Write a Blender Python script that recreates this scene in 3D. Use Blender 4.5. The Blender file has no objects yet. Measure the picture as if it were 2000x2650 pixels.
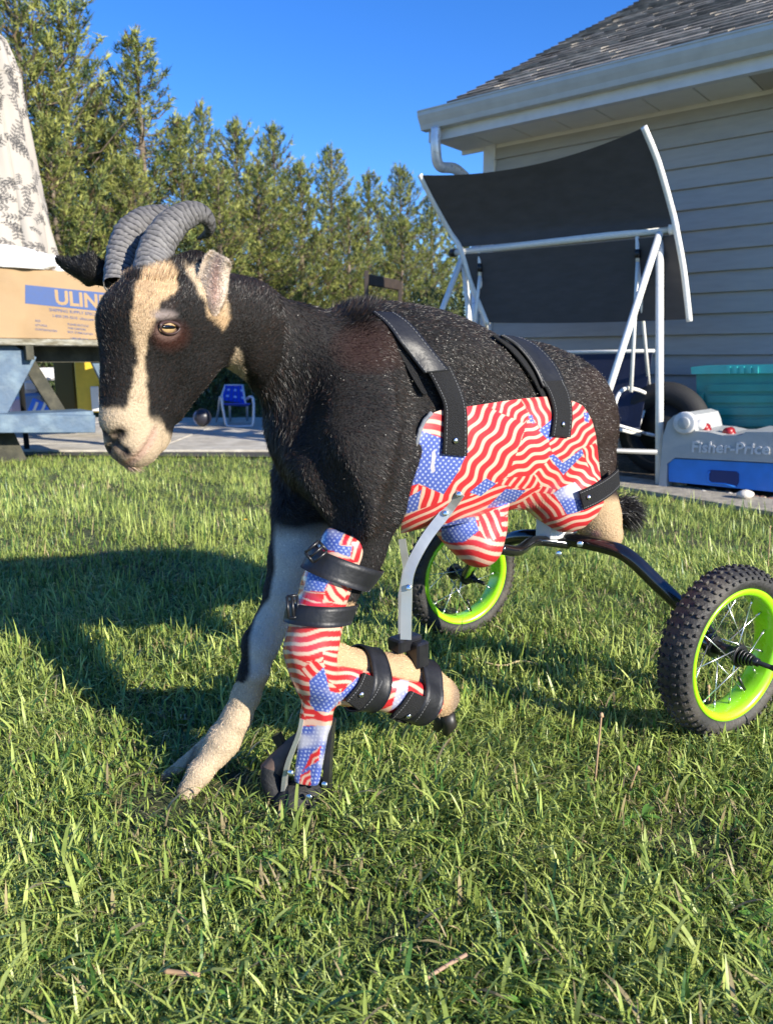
import bpy, math, random
import numpy as np
from mathutils import Vector, Matrix
random.seed(7); RNG = np.random.default_rng(7)
SC = bpy.context.scene
COL = SC.collection
R = math.radians
# ------------------------------------------------------------------ camera, light, exposure
CAM_H = 0.66; PITCH = R(11.2); FPX = 2000.0; CX, CY = 1000.0, 1325.0
cam = bpy.data.cameras.new('camera'); camo = bpy.data.objects.new('camera', cam); COL.objects.link(camo)
camo.location = (0, 0, CAM_H); camo.rotation_euler = (R(90) - PITCH, 0, 0)
cam.sensor_fit = 'VERTICAL'; cam.sensor_height = 36.0; cam.lens = 36.0 * FPX / 2650.0
cam.clip_start = 0.02; cam.clip_end = 800
cam.dof.use_dof = True; cam.dof.focus_distance = 1.25; cam.dof.aperture_fstop = 8.0
SC.camera = camo
SUN_EL = R(23.0); SUN_DIR = Vector((0.765, -0.644, 0)).normalized()
sun_vec = Vector((SUN_DIR.x * math.cos(SUN_EL), SUN_DIR.y * math.cos(SUN_EL), math.sin(SUN_EL)))
w = bpy.data.worlds.new('World'); SC.world = w; w.use_nodes = True
nt = w.node_tree; sky = nt.nodes.new('ShaderNodeTexSky'); sky.sky_type = 'NISHITA'; sky.sun_disc = False
sky.sun_elevation = SUN_EL; sky.sun_rotation = math.atan2(SUN_DIR.x, SUN_DIR.y)
sky.air_density = 1.0; sky.dust_density = 0.05; sky.ozone_density = 6.0; sky.altitude = 300
hs = nt.nodes.new('ShaderNodeHueSaturation'); hs.inputs['Saturation'].default_value = 1.18; hs.inputs['Hue'].default_value = .512; hs.inputs['Value'].default_value = 1.0
nt.links.new(sky.outputs[0], hs.inputs['Color'])
nt.links.new(hs.outputs[0], nt.nodes['Background'].inputs[0]); nt.nodes['Background'].inputs[1].default_value = 0.13
sl = bpy.data.lights.new('sun', 'SUN'); sl.energy = 5.0; sl.angle = R(0.5); sl.color = (1.0, 0.93, 0.80)
so = bpy.data.objects.new('sun', sl); COL.objects.link(so)
so.rotation_euler = sun_vec.to_track_quat('Z', 'Y').to_euler(); so.location = (4, -4, 6)
SC.view_settings.view_transform = 'Standard'; SC.view_settings.look = 'None'
SC.view_settings.exposure = 0.95; SC.view_settings.gamma = 1.0; SC.view_settings.use_curve_mapping = False
SC.cycles.max_bounces = 6; SC.cycles.transparent_max_bounces = 12

# ------------------------------------------------------------------ geometry helpers
CP, SP = math.cos(PITCH), math.sin(PITCH)
def at(px, py, D):
    a = (px - CX) / FPX * D; b = (CY - py) / FPX * D
    return Vector((a, D * CP + b * SP, CAM_H - D * SP + b * CP))
def gnd(px, py, z=0.0):
    b = (CY - py) / FPX
    D = (z - CAM_H) / (b * CP - SP)
    return at(px, py, D)
def proj(P):
    P = np.asarray(P, dtype=float)
    x = P[..., 0]; y = P[..., 1]; z = P[..., 2] - CAM_H
    D = y * CP - z * SP; v = y * SP + z * CP
    return CX + FPX * x / D, CY - FPX * v / D, D
def on_plane(px, py, p0, n):
    d = at(px, py, 1.0) - Vector((0, 0, CAM_H)); c = Vector((0, 0, CAM_H))
    t = (Vector(p0) - c).dot(Vector(n)) / d.dot(Vector(n))
    return c + d * t

def lin(r, g, b): return (r, g, b, 1.0)
MATS = {}
def mat(name, color=(.5, .5, .5), rough=.6, metal=0.0, noise=0.0, nscale=20.0, bump=0.0, bscale=60.0, coat=0.0,
        color2=None, stretch=(1, 1, 1), attr=None, spec=0.5, sheen=0.0, trans=0.0, c2pos=(.4, .6)):
    if name in MATS: return MATS[name]
    m = bpy.data.materials.new(name); m.use_nodes = True; MATS[name] = m
    t = m.node_tree; N = t.nodes; L = t.links; b = N['Principled BSDF']
    b.inputs['Roughness'].default_value = rough; b.inputs['Metallic'].default_value = metal
    b.inputs['Coat Weight'].default_value = coat; b.inputs['Specular IOR Level'].default_value = spec
    b.inputs['Coat Roughness'].default_value = .15
    b.inputs['Sheen Weight'].default_value = sheen
    tc = N.new('ShaderNodeTexCoord'); mp = N.new('ShaderNodeMapping'); mp.inputs['Scale'].default_value = stretch
    L.new(tc.outputs['Object'], mp.inputs[0])
    src = None
    if attr:
        a = N.new('ShaderNodeAttribute'); a.attribute_name = attr; src = a.outputs['Color']
    elif color2:
        n = N.new('ShaderNodeTexNoise'); n.inputs['Scale'].default_value = nscale; n.inputs['Detail'].default_value = 6
        L.new(mp.outputs[0], n.inputs['Vector'])
        r = N.new('ShaderNodeValToRGB'); r.color_ramp.elements[0].position = c2pos[0]; r.color_ramp.elements[1].position = c2pos[1]
        r.color_ramp.elements[0].color = lin(*color); r.color_ramp.elements[1].color = lin(*color2)
        L.new(n.outputs[0], r.inputs[0]); src = r.outputs[0]
    if noise > 0:
        n = N.new('ShaderNodeTexNoise'); n.inputs['Scale'].default_value = nscale * 2.3; n.inputs['Detail'].default_value = 5
        L.new(mp.outputs[0], n.inputs['Vector'])
        mr = N.new('ShaderNodeMapRange'); mr.inputs['To Min'].default_value = 1 - noise; mr.inputs['To Max'].default_value = 1 + noise
        mr.inputs['From Min'].default_value = .3; mr.inputs['From Max'].default_value = .7
        L.new(n.outputs[0], mr.inputs[0])
        mx = N.new('ShaderNodeVectorMath'); mx.operation = 'SCALE'
        if src: L.new(src, mx.inputs[0])
        else: mx.inputs[0].default_value = color
        L.new(mr.outputs[0], mx.inputs['Scale']); src = mx.outputs[0]
        rr = N.new('ShaderNodeMapRange'); rr.inputs['To Min'].default_value = max(0.02, rough - .12); rr.inputs['To Max'].default_value = min(1, rough + .12)
        L.new(n.outputs[0], rr.inputs[0]); L.new(rr.outputs[0], b.inputs['Roughness'])
    if src: L.new(src, b.inputs['Base Color'])
    else: b.inputs['Base Color'].default_value = lin(*color)
    if bump > 0:
        n = N.new('ShaderNodeTexNoise'); n.inputs['Scale'].default_value = bscale; n.inputs['Detail'].default_value = 4
        L.new(mp.outputs[0], n.inputs['Vector'])
        bp = N.new('ShaderNodeBump'); bp.inputs['Strength'].default_value = bump; bp.inputs['Distance'].default_value = .01
        L.new(n.outputs[0], bp.inputs['Height']); L.new(bp.outputs[0], b.inputs['Normal'])
    if trans > 0:
        tr = N.new('ShaderNodeBsdfTranslucent'); mxs = N.new('ShaderNodeMixShader'); mxs.inputs[0].default_value = trans
        if src: L.new(src, tr.inputs['Color'])
        else: tr.inputs['Color'].default_value = lin(*color)
        out = N['Material Output']
        L.new(b.outputs[0], mxs.inputs[1]); L.new(tr.outputs[0], mxs.inputs[2]); L.new(mxs.outputs[0], out.inputs[0])
    return m

def tag(o, label=None, cat=None, group=None, kind=None):
    if label: o['label'] = label
    if cat: o['category'] = cat
    if group: o['group'] = group
    if kind: o['kind'] = kind
    return o
def empty(name, loc, label, cat, group=None):
    o = bpy.data.objects.new(name, None); COL.objects.link(o); o.location = loc; o.empty_display_size = .05
    return tag(o, label, cat, group)
def link(name, me, parent=None, m=None):
    o = bpy.data.objects.new(name, me); COL.objects.link(o)
    if m is not None and len(me.materials) == 0: me.materials.append(m)
    if parent is not None:
        o.parent = parent
        o.matrix_parent_inverse = Matrix.Translation(Vector(-Vector(world_loc(parent))))
    return o
def world_loc(o):
    v = Vector((0, 0, 0))
    if o.parent is None: return o.location
    return v if o.type == 'MESH' and o.location.length == 0 else o.location
def npmesh(name, V, F, colors=None, smooth=False, attr='col'):
    V = np.asarray(V, dtype=np.float32); F = np.asarray(F, dtype=np.int32)
    me = bpy.data.meshes.new(name); me.vertices.add(len(V)); me.vertices.foreach_set('co', V.ravel())
    k = F.shape[1]; me.loops.add(F.size); me.loops.foreach_set('vertex_index', F.ravel())
    me.polygons.add(len(F)); me.polygons.foreach_set('loop_start', np.arange(0, F.size, k, dtype=np.int32))
    me.polygons.foreach_set('use_smooth', np.full(len(F), smooth, dtype=bool))
    me.update(calc_edges=True)
    if colors is not None:
        a = me.color_attributes.new(attr, 'FLOAT_COLOR', 'POINT')
        c = np.ones((len(V), 4), dtype=np.float32); c[:, :3] = colors; a.data.foreach_set('color', c.ravel())
    return me

class MB:
    """collects shapes, builds ONE mesh"""
    def __init__(s): s.v = []; s.f = []; s.sm = []
    def add(s, V, F, smooth=False):
        o = len(s.v); s.v += [tuple(p) for p in V]; s.f += [tuple(i + o for i in f) for f in F]; s.sm += [smooth] * len(F); return s
    def box8(s, P):
        return s.add(P, [(0, 3, 2, 1), (4, 5, 6, 7), (0, 1, 5, 4), (1, 2, 6, 5), (2, 3, 7, 6), (3, 0, 4, 7)])
    def box(s, c, size, ax=None, bevel=0.0):
        c = Vector(c); hx, hy, hz = [q / 2 for q in size]
        X, Y, Z = ax if ax else (Vector((1, 0, 0)), Vector((0, 1, 0)), Vector((0, 0, 1)))
        if bevel <= 0:
            P = [c + X * (sx * hx) + Y * (sy * hy) + Z * (sz * hz) for sz in (-1, 1) for sx, sy in ((-1, -1), (1, -1), (1, 1), (-1, 1))]
            return s.box8(P)
        b = min(bevel, hx * .9, hy * .9, hz * .9)
        pts = []
        for sx in (-1, 1):
            for sy in (-1, 1):
                for sz in (-1, 1):
                    pts.append(((sx * (hx), sy * (hy - b), sz * (hz - b)), (sx * (hx - b), sy * hy, sz * (hz - b)), (sx * (hx - b), sy * (hy - b), sz * hz)))
        idx = lambda sx, sy, sz, k: (((sx + 1) // 2 * 2 + (sy + 1) // 2) * 2 + (sz + 1) // 2) * 3 + k
        V = [c + X * q[0] + Y * q[1] + Z * q[2] for tri in pts for q in tri]
        F = []
        for sg in (-1, 1):
            q = [idx(sg, -1, -1, 0), idx(sg, 1, -1, 0), idx(sg, 1, 1, 0), idx(sg, -1, 1, 0)]; F.append(q if sg > 0 else q[::-1])
            q = [idx(-1, sg, -1, 1), idx(-1, sg, 1, 1), idx(1, sg, 1, 1), idx(1, sg, -1, 1)]; F.append(q if sg > 0 else q[::-1])
            q = [idx(-1, -1, sg, 2), idx(1, -1, sg, 2), idx(1, 1, sg, 2), idx(-1, 1, sg, 2)]; F.append(q if sg > 0 else q[::-1])
        for a in (-1, 1):
            for b2 in (-1, 1):
                q = [idx(a, b2, -1, 0), idx(a, b2, -1, 1), idx(a, b2, 1, 1), idx(a, b2, 1, 0)]; F.append(q if a * b2 > 0 else q[::-1])
                q = [idx(a, -1, b2, 0), idx(a, 1, b2, 0), idx(a, 1, b2, 2), idx(a, -1, b2, 2)]; F.append(q if a * b2 > 0 else q[::-1])
                q = [idx(-1, a, b2, 1), idx(-1, a, b2, 2), idx(1, a, b2, 2), idx(1, a, b2, 1)]; F.append(q if a * b2 > 0 else q[::-1])
                for c2 in (-1, 1):
                    q = [idx(a, b2, c2, 0), idx(a, b2, c2, 1), idx(a, b2, c2, 2)]; F.append(q if a * b2 * c2 > 0 else q[::-1])
        return s.add(V, F)
    def tube(s, pts, r, n=10, cap=True, flat=None):
        """tube along points; r scalar or list; flat=(w,h,up) makes a bar of that section"""
        pts = [Vector(p) for p in pts]; m = len(pts); rs = r if isinstance(r, (list, tuple)) else [r] * m
        T = []
        for i in range(m):
            t = (pts[min(i + 1, m - 1)] - pts[max(i - 1, 0)]); T.append(t.normalized())
        ref = Vector((0, 0, 1)) if abs(T[0].z) < .9 else Vector((1, 0, 0))
        if flat: ref = Vector(flat[2])
        u = (ref - T[0] * ref.dot(T[0])).normalized(); V = []
        for i in range(m):
            if flat: u = (ref - T[i] * ref.dot(T[i])).normalized()
            else: u = (u - T[i] * u.dot(T[i])).normalized()
            v = T[i].cross(u)
            if flat:
                for a, b in ((-1, -1), (1, -1), (1, 1), (-1, 1)): V.append(pts[i] + v * (a * flat[0] / 2) + u * (b * flat[1] / 2))
            else:
                for k in range(n):
                    a = 2 * math.pi * k / n; V.append(pts[i] + (u * math.cos(a) + v * math.sin(a)) * rs[i])
        k_ = 4 if flat else n; F = []
        for i in range(m - 1):
            for k in range(k_):
                F.append((i * k_ + k, i * k_ + (k + 1) % k_, (i + 1) * k_ + (k + 1) % k_, (i + 1) * k_ + k))
        if cap: F.append(tuple(range(k_))[::-1]); F.append(tuple((m - 1) * k_ + k for k in range(k_)))
        return s.add(V, F, smooth=not flat)
    def prism(s, poly, vec):
        """extrude a planar polygon (3-D points) along vec"""
        P = [Vector(p) for p in poly]; n = len(P); Q = [p + Vector(vec) for p in P]
        F = [tuple(range(n))[::-1], tuple(range(n, 2 * n))] + [(i, (i + 1) % n, n + (i + 1) % n, n + i) for i in range(n)]
        return s.add(P + Q, F)
    def disc(s, c, axis, r, h, n=24, r2=None, bev=0.0):
        c = Vector(c); a = Vector(axis).normalized(); rr = r if r2 is None else r2
        if bev > 0: return s.tube([c - a * h / 2, c - a * (h / 2 - bev * .3), c + a * (h / 2 - bev), c + a * (h / 2 - bev * .3), c + a * h / 2], [r, r, rr, rr - bev * .3, rr - bev], n)
        return s.tube([c - a * h / 2, c + a * h / 2], [r, rr], n)
    def mesh(s, name):
        me = bpy.data.meshes.new(name); me.from_pydata([tuple(v) for v in s.v], [], s.f)
        me.polygons.foreach_set('use_smooth', s.sm)
        me.update(); return me
    def build(s, name, m, parent=None):
        return link(name, s.mesh(name), parent, m)
def smooth_path(pts, n=8):
    P = [Vector(p) for p in pts]; out = []
    for i in range(len(P) - 1):
        p0 = P[max(i - 1, 0)]; p1 = P[i]; p2 = P[i + 1]; p3 = P[min(i + 2, len(P) - 1)]
        for k in range(n):
            t = k / n
            out.append(0.5 * ((2 * p1) + (p2 - p0) * t + (2 * p0 - 5 * p1 + 4 * p2 - p3) * t * t + (3 * p1 - p0 - 3 * p2 + p3) * t ** 3))
    out.append(P[-1]); return out
def smooth_vals(v, n=8):
    return [q.x for q in smooth_path([Vector((a, 0, 0)) for a in v], n)]
def inpoly(px, py, poly):
    inside = np.zeros(px.shape, bool); n = len(poly); j = n - 1
    for i in range(n):
        xi, yi = poly[i]; xj, yj = poly[j]
        c = ((yi > py) != (yj > py)) & (px < (xj - xi) * (py - yi) / (yj - yi + 1e-9) + xi)
        inside ^= c; j = i
    return inside
def vnoise(P, f, seed=0):
    """cheap smooth value noise from sines, about -1..1"""
    r = np.random.default_rng(seed); out = 0
    for i in range(5):
        k = r.normal(size=3); k = k / np.linalg.norm(k) * f * (0.7 + .5 * i); out = out + np.sin(P @ k + r.uniform(0, 6.28)) / (1 + .4 * i)
    return out / 2.2
def text_mesh(name, body, size, depth=0.0, bold=0.0):
    cu = bpy.data.curves.new(name, 'FONT'); cu.body = body; cu.size = size; cu.extrude = depth; cu.offset = bold
    cu.align_x = 'LEFT'; cu.resolution_u = 3
    o = bpy.data.objects.new(name, cu); COL.objects.link(o)
    dg = bpy.context.evaluated_depsgraph_get(); me = bpy.data.meshes.new_from_object(o.evaluated_get(dg))
    bpy.data.objects.remove(o); me.name = name
    return me
def place_text(name, body, size, p0, X, Y, m, parent, depth=0.0, bold=0.0, sx=1.0):
    me = text_mesh(name, body, size, depth, bold)
    Z = X.cross(Y)
    for v in me.vertices:
        c = v.co.copy(); v.co = p0 + X * (c.x * sx) + Y * c.y + Z * c.z
    return link(name, me, parent, m)
Zv = Vector((0, 0, 1))
m_blackp = mat('black_plastic', (.012, .012, .014), .35, noise=.2, nscale=30); m_rubber = mat('black_rubber', (.014, .014, .015), .75, noise=.25, nscale=25, bump=.3, bscale=150)
# ================================================================== SETTING
def ground_sheet(name, poly, z, m, thick=0.0):
    mb = MB()
    if thick: mb.prism([(p[0], p[1], z - thick) for p in poly], (0, 0, thick))
    else: mb.add([(p[0], p[1], z) for p in poly], [tuple(range(len(poly)))])
    o = mb.build(name, m); tag(o, kind='structure'); return o
m_soil = mat('soil', (.045, .05, .018), .95, color2=(.075, .10, .026), nscale=9, noise=.4, bump=.6, bscale=90)
ground_sheet('lawn', [(-60, -10), (60, -10), (60, 90), (-60, 90)], 0.0, m_soil)
m_conc = mat('concrete', (.40, .36, .29), .9, color2=(.50, .46, .38), nscale=6, noise=.16, bump=.5, bscale=140)
m_conc2 = mat('old_concrete', (.27, .24, .19), .9, color2=(.38, .34, .26), nscale=14, noise=.22, bump=.6, bscale=120)
pa = gnd(-900, 1168); pb = gnd(0, 1174); pc = gnd(690, 1190); pd = gnd(1160, 1196)
m_joint = mat('dark_joint', (.05, .045, .035), .9)
# patio: slabs, each its own piece
back = 8.6
ground_sheet('patio', [(-5.5, pb.y + .03), (.9, pd.y + .05), (.9, back), (-5.5, back)], .012, m_joint)
k = 0
ys = [pb.y, pb.y + .42, pb.y + 1.62, back]
for j in range(3):
    for i in range(5):
        x0 = -5.5 + i * 1.28; x1 = x0 + 1.28
        g = .010
        mb = MB(); mb.box(((x0 + x1) / 2, (ys[j] + ys[j + 1]) / 2, .0), (x1 - x0 - g, ys[j + 1] - ys[j] - g, .05 + .004 * ((i + j) % 2)), bevel=.005)
        o = mb.build('paving_slab', m_conc); o.parent = bpy.data.objects['patio']; k += 1

# ---------------------------------------------------------------- house
WD = Vector((.770, -.638, 0)).normalized()      # along the wall, to the right
WN = Vector((-.638, -.770, 0)).normalized()     # out of the wall, to the camera
CORN = Vector((.745, 6.08, 0))
house = empty('house', CORN, 'grey sided house with dark shingled roof and white gutter beside the swing', 'house')
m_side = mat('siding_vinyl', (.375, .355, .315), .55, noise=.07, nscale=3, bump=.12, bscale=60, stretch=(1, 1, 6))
m_white = mat('white_trim', (.62, .62, .60), .45, noise=.06, nscale=6)
m_soff = mat('soffit_vinyl', (.72, .69, .60), .5, noise=.04, nscale=4)
m_shadow = mat('wall_core', (.05, .05, .05), .9)
LEN = 9.5; SOF = 2.31; EXP = .127
n_b = int(SOF / EXP) + 1
mb = MB(); mb.box(CORN + WD * (LEN / 2) - WN * .10 + Vector((0, 0, SOF / 2)), (LEN, .16, SOF), (WD, WN, Vector((0, 0, 1))))
wallo = mb.build('wall', m_shadow, house)
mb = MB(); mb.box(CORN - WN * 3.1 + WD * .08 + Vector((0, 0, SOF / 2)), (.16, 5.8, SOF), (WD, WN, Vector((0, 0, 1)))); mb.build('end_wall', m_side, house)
for i in range(n_b):
    z0 = .05 + i * EXP; z1 = min(z0 + EXP - .001, SOF)
    a = CORN + WD * .06; b = CORN + WD * LEN
    sec = [(-.002, z0), (.028, z0), (.030, z0 + .003), (.029, z0 + .009), (.010, z1), (-.002, z1)]
    P = [a + WN * q[0] + Vector((0, 0, q[1])) for q in sec]
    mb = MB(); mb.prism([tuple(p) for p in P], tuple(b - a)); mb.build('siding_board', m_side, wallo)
mb = MB(); mb.box(CORN + WD * .03 + WN * .012 + Vector((0, 0, SOF / 2)), (.10, .05, SOF), (WD, WN, Vector((0, 0, 1))), bevel=.006); mb.build('corner_board', m_white, house)
# roof
OV = .42; OVG = .22; ZE = 2.35
E0 = CORN + WN * OV - WD * OVG          # eave corner
SL = .52                                # roof slope (rise over run)
up = (-WN + Vector((0, 0, SL))).normalized(); rn = WD.cross(up); rn = rn if rn.z > 0 else -rn
ROOFL = 4.4
m_shing = mat('asphalt_shingle', (.17, .150, .125), .95, color2=(.33, .295, .25), nscale=5, noise=.35, bump=.5, bscale=220)
m_shing2 = mat('asphalt_shingle_dark', (.12, .105, .088), .95, color2=(.24, .215, .18), nscale=5, noise=.35, bump=.5, bscale=220)
m_shing3 = mat('asphalt_shingle_pale', (.22, .195, .16), .95, color2=(.38, .34, .285), nscale=5, noise=.35, bump=.5, bscale=220)
base = E0 + Vector((0, 0, ZE))
mb = MB(); c = base + WD * (LEN / 2) + up * (ROOFL / 2) - rn * .02
mb.box(c, (LEN, ROOFL, .03), (WD, up, rn)); roofo = mb.build('roof', m_shadow, house)
tabm = []
for v in range(3):
    t = MB(); W_ = (.30, .27, .33)[v]; T_ = .012 + .003 * v
    t.add([(0, 0, .006), (W_ - .006, 0, .006), (W_ - .006, .20, 0), (0, .20, 0), (0, 0, .006 + T_), (W_ - .006, 0, .006 + T_), (W_ - .006, .20, .004), (0, .20, .004)],
          [(0, 3, 2, 1), (4, 5, 6, 7), (0, 1, 5, 4), (1, 2, 6, 5), (2, 3, 7, 6), (3, 0, 4, 7)])
    me = t.mesh('shingle'); tabm.append(me)
mats3 = [m_shing, m_shing2, m_shing3]
tabs = []
EX = .142
for r in range(int(ROOFL / EX)):
    x = -.02 - random.random() * .25
    while x < LEN - .3:
        v = random.randrange(3); W_ = (.30, .27, .33)[v]
        x0 = max(x, -.02)
        tabs.append((base + WD * x0 + up * (r * EX - .02), v, random.randrange(9), x0, r)); x += W_
def vis_size(t):
    X, Y, D = proj(np.array(t[0]))
    return D if (0 < X < 2000 and -20 < Y < 600) else 1e3 + D
tabs.sort(key=vis_size)
mm = {}
rest = {0: MB(), 1: MB(), 2: MB()}
for i, t in enumerate(tabs):
    mi = (0, 0, 0, 1, 1, 2, 0, 1, 2)[t[2]]
    M = Matrix.Identity(4)
    for c_ in range(3):
        M[c_][0] = WD[c_]; M[c_][1] = up[c_]; M[c_][2] = rn[c_]; M[c_][3] = t[0][c_]
    if i < 290:
        key = (t[1], mi)
        if key not in mm:
            me = tabm[t[1]].copy(); me.materials.append(mats3[mi]); mm[key] = me
        o = bpy.data.objects.new('shingle', mm[key]); COL.objects.link(o); o.parent = roofo; o.matrix_world = M
    else:
        rest[mi].add([M @ v.co for v in tabm[t[1]].vertices], [tuple(p.vertices) for p in tabm[t[1]].polygons])
rr = MB(); mslots = []
for q in range(3): rr.v_off = len(rr.v); n0 = len(rr.f); rr.add(rest[q].v, rest[q].f); mslots += [q] * (len(rr.f) - n0)
me = rr.mesh('shingle_field')
for q in range(3): me.materials.append(mats3[q])
me.polygons.foreach_set('material_index', mslots)
o = link('shingle_field', me, roofo); tag(o, kind='stuff')
# fascia, gutter (K profile), drip edge, soffit
a = base - WN * .0
def sec_run(sec, start, length, name, m, parent=house, close=True):
    P = [start + WN * q[0] + Vector((0, 0, q[1])) for q in sec]
    mb = MB(); mb.prism([tuple(p) for p in P], tuple(WD * length)); return mb.build(name, m, parent)
m_gut = mat('gutter_metal', (.50, .52, .50), .38, noise=.07, nscale=5, metal=.0)
sec_run([(-.005, -.02), (.012, -.02), (.012, -.17), (-.005, -.17)], a, LEN, 'fascia', m_white)
gs = [(.014, -.015), (.014, -.115), (.075, -.115), (.085, -.085), (.105, -.055), (.118, -.03), (.118, -.008), (.124, -.004), (.124, .004), (.108, .004), (.108, -.008), (.100, -.050), (.078, -.078), (.068, -.109), (.020, -.109), (.020, -.015)]
sec_run(gs, a - WD * .02, LEN, 'gutter', m_gut)
P = [a - WD * .024 + WN * q[0] + Vector((0, 0, q[1])) for q in gs[:8]]
mb = MB(); mb.prism([tuple(p) for p in P], tuple(WD * .004)); mb.build('gutter_end_cap', m_gut, house)
sec_run([(-.01, .0), (.045, .0), (.045, .012), (-.01, .012)], a, LEN, 'drip_edge', m_white)
zs = ZE - .165
sw = OV + .01; npan = 30; pw = .30
for i in range(npan):
    x0 = i * pw
    mb = MB()
    c = E0 - WN * (sw / 2) + WD * (x0 + pw / 2) + Vector((0, 0, zs + .005))
    mb.box(c, (pw - .007, sw - .012, .012), (WD, WN, Vector((0, 0, 1))), bevel=.003)
    o = mb.build('soffit_panel', m_soff if i not in (7,) else mat('soffit_vent', (.42, .38, .30), .7), house)
sec_run([(-.035, -.185), (.016, -.185), (.016, -.165), (-.035, -.165)], a, LEN, 'soffit_trim', m_white)
mb = MB(); mb.box(E0 - WN * (sw / 2) + WD * (LEN / 2) + Vector((0, 0, zs + .03)), (LEN, sw, .02), (WD, WN, Vector((0, 0, 1)))); mb.build('soffit_back', m_shadow, house)
sec_run([(-sw + .012, -.19), (-sw + .03, -.19), (-sw + .03, -.165), (-sw + .012, -.165)], a, LEN, 'wall_channel', m_soff)
# rake board on the gable edge
mb = MB(); c = base - WD * .012 + up * (ROOFL / 2) - rn * .07
mb.box(c, (.022, ROOFL, .15), (WD, up, rn)); mb.build('rake_board', m_white, house)
# gable wall above the end wall
g0 = CORN - WN * .0 + Vector((0, 0, SOF)); 
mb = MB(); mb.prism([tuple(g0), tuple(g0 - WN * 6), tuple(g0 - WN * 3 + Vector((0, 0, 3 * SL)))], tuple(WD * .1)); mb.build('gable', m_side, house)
# downspout
m_spout = mat('galvanised', (.66, .68, .70), .3, metal=.35, noise=.1, nscale=14)
p0 = base + WD * .10 + WN * .065 + Vector((0, 0, -.115))
q0 = CORN + WN * .055 - WD * .05
path = smooth_path([p0, p0 + Vector((0, 0, -.13)), p0 - WN * .05 + Vector((0, 0, -.24)), p0 * .5 + (q0 + Vector((0, 0, ZE))) * .5 + Vector((0, 0, -.30)) , q0 + Vector((0, 0, ZE - .48)), q0 + Vector((0, 0, ZE - .60))], 6)
mb = MB(); mb.tube(path, .036, 12); mb.tube([q0 + Vector((0, 0, ZE - .58)), q0 + Vector((0, 0, .1))], .036, 4)
mb.build('downspout', m_spout, house)
# walkway strip along the house
A_ = gnd(1570, 1262); B_ = gnd(2000, 1337)
wd2 = (B_ - A_).normalized(); wn2 = Vector((-wd2.y, wd2.x, 0)); wn2 = wn2 if wn2.y > 0 else -wn2
A2 = A_ - wd2 * .9; 
ground_sheet('walkway', [A2, B_ + wd2 * 3, B_ + wd2 * 3 + wn2 * .30, A2 + wn2 * .30], .02, m_conc2, .05)
m_dirt = mat('bare_dirt', (.10, .075, .045), .95, color2=(.20, .16, .11), nscale=20, noise=.3, bump=.8, bscale=60)
ground_sheet('garden_bed', [A2 + wn2 * .31, B_ + wd2 * 3 + wn2 * .31, B_ + wd2 * 3 + wn2 * 3.3, A2 + wn2 * 3.3], .008, m_dirt)

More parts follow.
